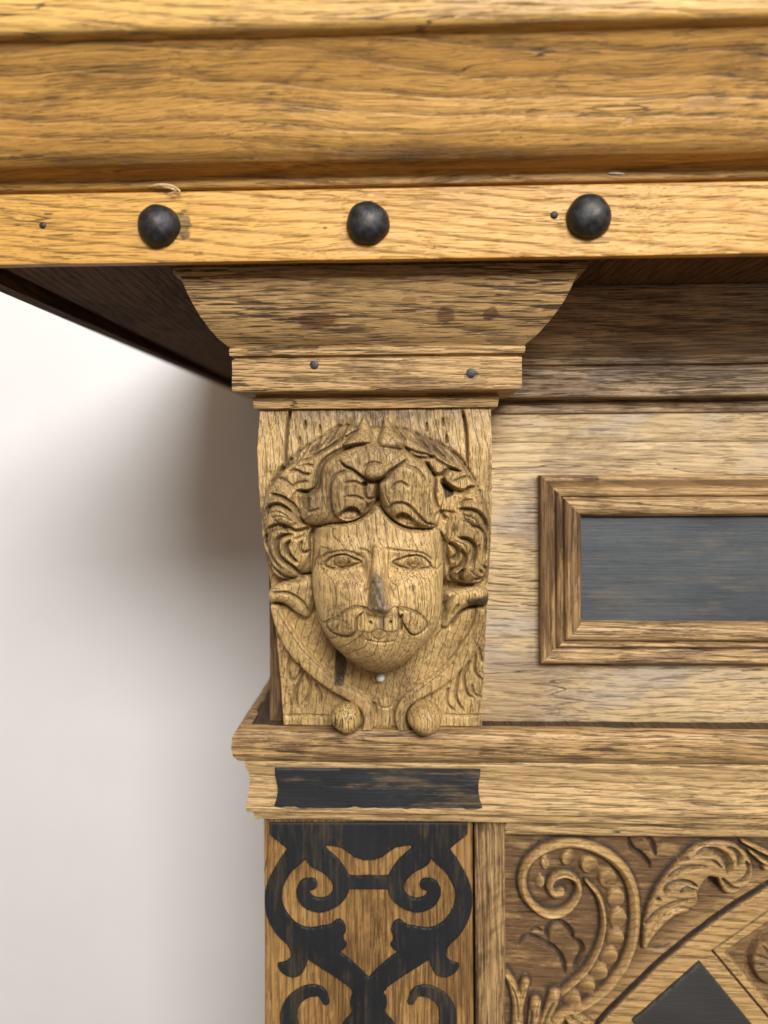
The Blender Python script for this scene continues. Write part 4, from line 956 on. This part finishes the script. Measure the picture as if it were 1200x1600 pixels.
    for u, v, c_ in [(410, 130, CA), (530, 170, CA), (360, 265, CA), (545, 110, CB), (575, 250, CB), (410, 150, CB)]:
        cut([(u, v - 40), (u, v + 30)], c_, [1.2, 2.4, 1.0], 2.0)
    # strands scored into the dome, finer than the carved grooves
    for c_, p in [(CA, [(560, 520), (545, 640), (560, 760), (600, 880)]), (CA, [(600, 480), (580, 600), (590, 760), (630, 900)]), (CA, [(680, 420), (640, 480), (600, 560)]), (CA, [(700, 600), (680, 720), (700, 830)]), (CA, [(760, 560), (745, 680), (760, 720)]), (CA, [(830, 640), (820, 700)]),
                  (CA, [(840, 340), (760, 400), (700, 420)]), (CA, [(920, 320), (860, 400), (850, 480)]), (CB, [(60, 620), (70, 720), (110, 800)]), (CB, [(140, 540), (110, 600)]), (CB, [(210, 520), (220, 590)]), (CB, [(290, 540), (310, 660), (300, 790)]), (CB, [(340, 600), (350, 720), (340, 840)]),
                  (CB, [(420, 540), (440, 680), (430, 820), (450, 930)]), (CB, [(250, 680), (255, 770)]), (CB, [(180, 680), (190, 760)]), (CB, [(120, 330), (170, 400), (180, 440)]), (CB, [(40, 320), (60, 400), (40, 460)]), (CA, [(380, 720), (380, 820)]), (CA, [(440, 710), (440, 830)]), (CA, [(490, 700), (500, 810)]),
                  (CA, [(120, 860), (200, 850), (280, 900)]), (CA, [(140, 900), (220, 890), (310, 930)]), (CA, [(150, 1060), (160, 1150), (230, 1260), (300, 1330)]), (CA, [(220, 1110), (230, 1190), (290, 1270)]), (CA, [(120, 1120), (150, 1220), (230, 1320)]),
                  (CB, [(720, 880), (800, 910), (850, 990)]), (CB, [(700, 930), (770, 950), (830, 1040), (840, 1180)]), (CB, [(640, 1090), (720, 1130), (740, 1220), (720, 1300)]), (CB, [(820, 1080), (840, 1180), (820, 1290)]), (CB, [(760, 1330), (820, 1380), (860, 1380)]), (CB, [(640, 1350), (650, 1400)])]:
        cut(p, c_, 1.5, .55)
    stain = np.maximum(stain, .5 * sstep(-4.5, -1, hairsd) * (hairsd < .5) * (ident == 0)); stain = np.maximum(stain, .6 * sstep(-4.5, -1, fsd) * (fsd < .5) * (GY > 825))  # residue round the hair; shade in the gap round the face painted in
    facet = np.stack([GX, GY, GX * 0], -1); fz = np.maximum(vnoise(facet, np.array([.11, .07, 1]), 51), vnoise(facet, np.array([.09, .12, 1]), 57)); H += .3 * fz
    H = blur(H, .55)
    # ---- lay the relief on the block: iterate pixel <-> place with the smoothed surface
    nx, nz = 400, 560
    U, Vv = np.meshgrid(np.linspace(0, 1, nx), np.linspace(0, 1, nz))
    ZT, ZBm = 20.4, ZL + .05
    Zg = ZT + (ZBm - ZT) * Vv
    x0 = np.interp(Vv, [0, .12, .3, .55, 1], [CX0 + .2, CX0 - .6, CX0, CX0 + 2.2, ux(443, 1110, 275)]); x1 = np.interp(Vv, [0, .3, .6, 1], [CX1 - .2, CX1, CX1 - .6, ux(753, 1110, 275)])
    Xg = x0 + (x1 - x0) * U
    Hs = blur(H, 14)
    def samp(A, px, py):
        fx = np.clip((px - xs[0]) / step, 0, A.shape[1] - 1.001); fy = np.clip((py - ys[0]) / step, 0, A.shape[0] - 1.001)
        i, j = fy.astype(int), fx.astype(int); a, b_ = fy - i, fx - j
        return (A[i, j] * (1 - a) * (1 - b_) + A[i, j + 1] * (1 - a) * b_ + A[i + 1, j] * a * (1 - b_) + A[i + 1, j + 1] * a * b_)
    Dg = np.full(Xg.shape, 255.0)
    for _ in range(8):
        px, py = proj(Xg, Dg, Zg); Dg = .5 * Dg + .5 * (base_depth(py) - samp(Hs, px, py))
    px, py = proj(Xg, Dg, Zg)
    Hh = samp(H, px, py); Y = base_depth(py) - Hh
    P = np.stack([Xg, Y, Zg], -1)
    P[..., 1] += .10 * vnoise(P, np.array([.9, .3, .12]), 3) + .16 * vnoise(P, np.array([.3, .2, .25]), 9)
    ii = np.clip(np.round((px - xs[0]) / step).astype(int), 0, GX.shape[1] - 1); jj = np.clip(np.round((py - ys[0]) / step).astype(int), 0, GX.shape[0] - 1)
    idm = ident[jj, ii]; stv = samp(stain, px, py); brv = samp(brown, px, py)
    n, m_ = Xg.shape
    quads = np.array(grid_faces(n, m_, flip=True)); fid = idm.ravel()[quads].max(1)
    Vall = P.reshape(-1, 3); S, Bv = stv.ravel(), brv.ravel()
    # vertex normals of the whole relief, so the pieces shade as one surface
    def part(name, q, parent, skirt=False):
        used = np.unique(q); mp = np.full(len(Vall), -1); mp[used] = np.arange(len(used))
        V = Vall[used]; f = mp[q].tolist(); s, b_ = S[used], Bv[used]
        if skirt:
            rim = [j for j in range(m_)] + [i * m_ + m_ - 1 for i in range(1, n)] + [(n - 1) * m_ + j for j in range(m_ - 2, -1, -1)] + [i * m_ for i in range(n - 2, 0, -1)]
            o = len(V); fr_ = Vall[rim]; bk = fr_.copy(); bk[:, 1] = 284
            V = np.vstack([V, fr_, bk]); k = len(rim)
            for i in range(k): f.append([o + i, o + (i + 1) % k, o + k + (i + 1) % k, o + k + i])
            s = np.concatenate([s, np.zeros(2 * k)]); b_ = np.concatenate([b_, np.zeros(2 * k)])
        return mesh_obj(name, V, f, M_corbel, parent, 180, {'stain': s, 'brown': b_})
    cb = part('corbel', quads[fid == 0], cab, True)
    part('hair', quads[fid == 1], cb); part('face', quads[fid == 2], cb)
    return cb
corbel = build_corbel()
# volute balls and the white pin
def volute(px, py, r_px, depth, seed):
    x, z = unp(px, py, depth); r = r_px * depth / F
    n, m_ = 26, 40; V = []
    for i in range(n + 1):
        a = math.pi * i / n
        for j in range(m_):
            b_ = 2 * math.pi * j / m_
            d = np.array([math.cos(b_) * math.sin(a), -math.cos(a), math.sin(b_) * math.sin(a)])
            V.append(d * r * (1.0, 1.15, 1.0))
    V = np.array(V); V = V + .35 * vnoise(V + seed * 9, np.array([.25, .25, .25]), seed)[:, None] * V / r
    return mesh_obj('volute', V + np.array([x, depth, z]), grid_faces(n + 1, m_, wrap=True), M_volute, corbel, 180)
volute(541, 1121, 23.5, 268, 3)
volute(664, 1121, 26.5, 267, 5)
stud('white_pin', 594.5, 1059, 6.5, 1.6, corbel, 266.5, 9, M_white)

scene.render.engine = 'CYCLES'
scene.cycles.use_denoising = True
scene.render.resolution_x, scene.render.resolution_y = 768, 1024
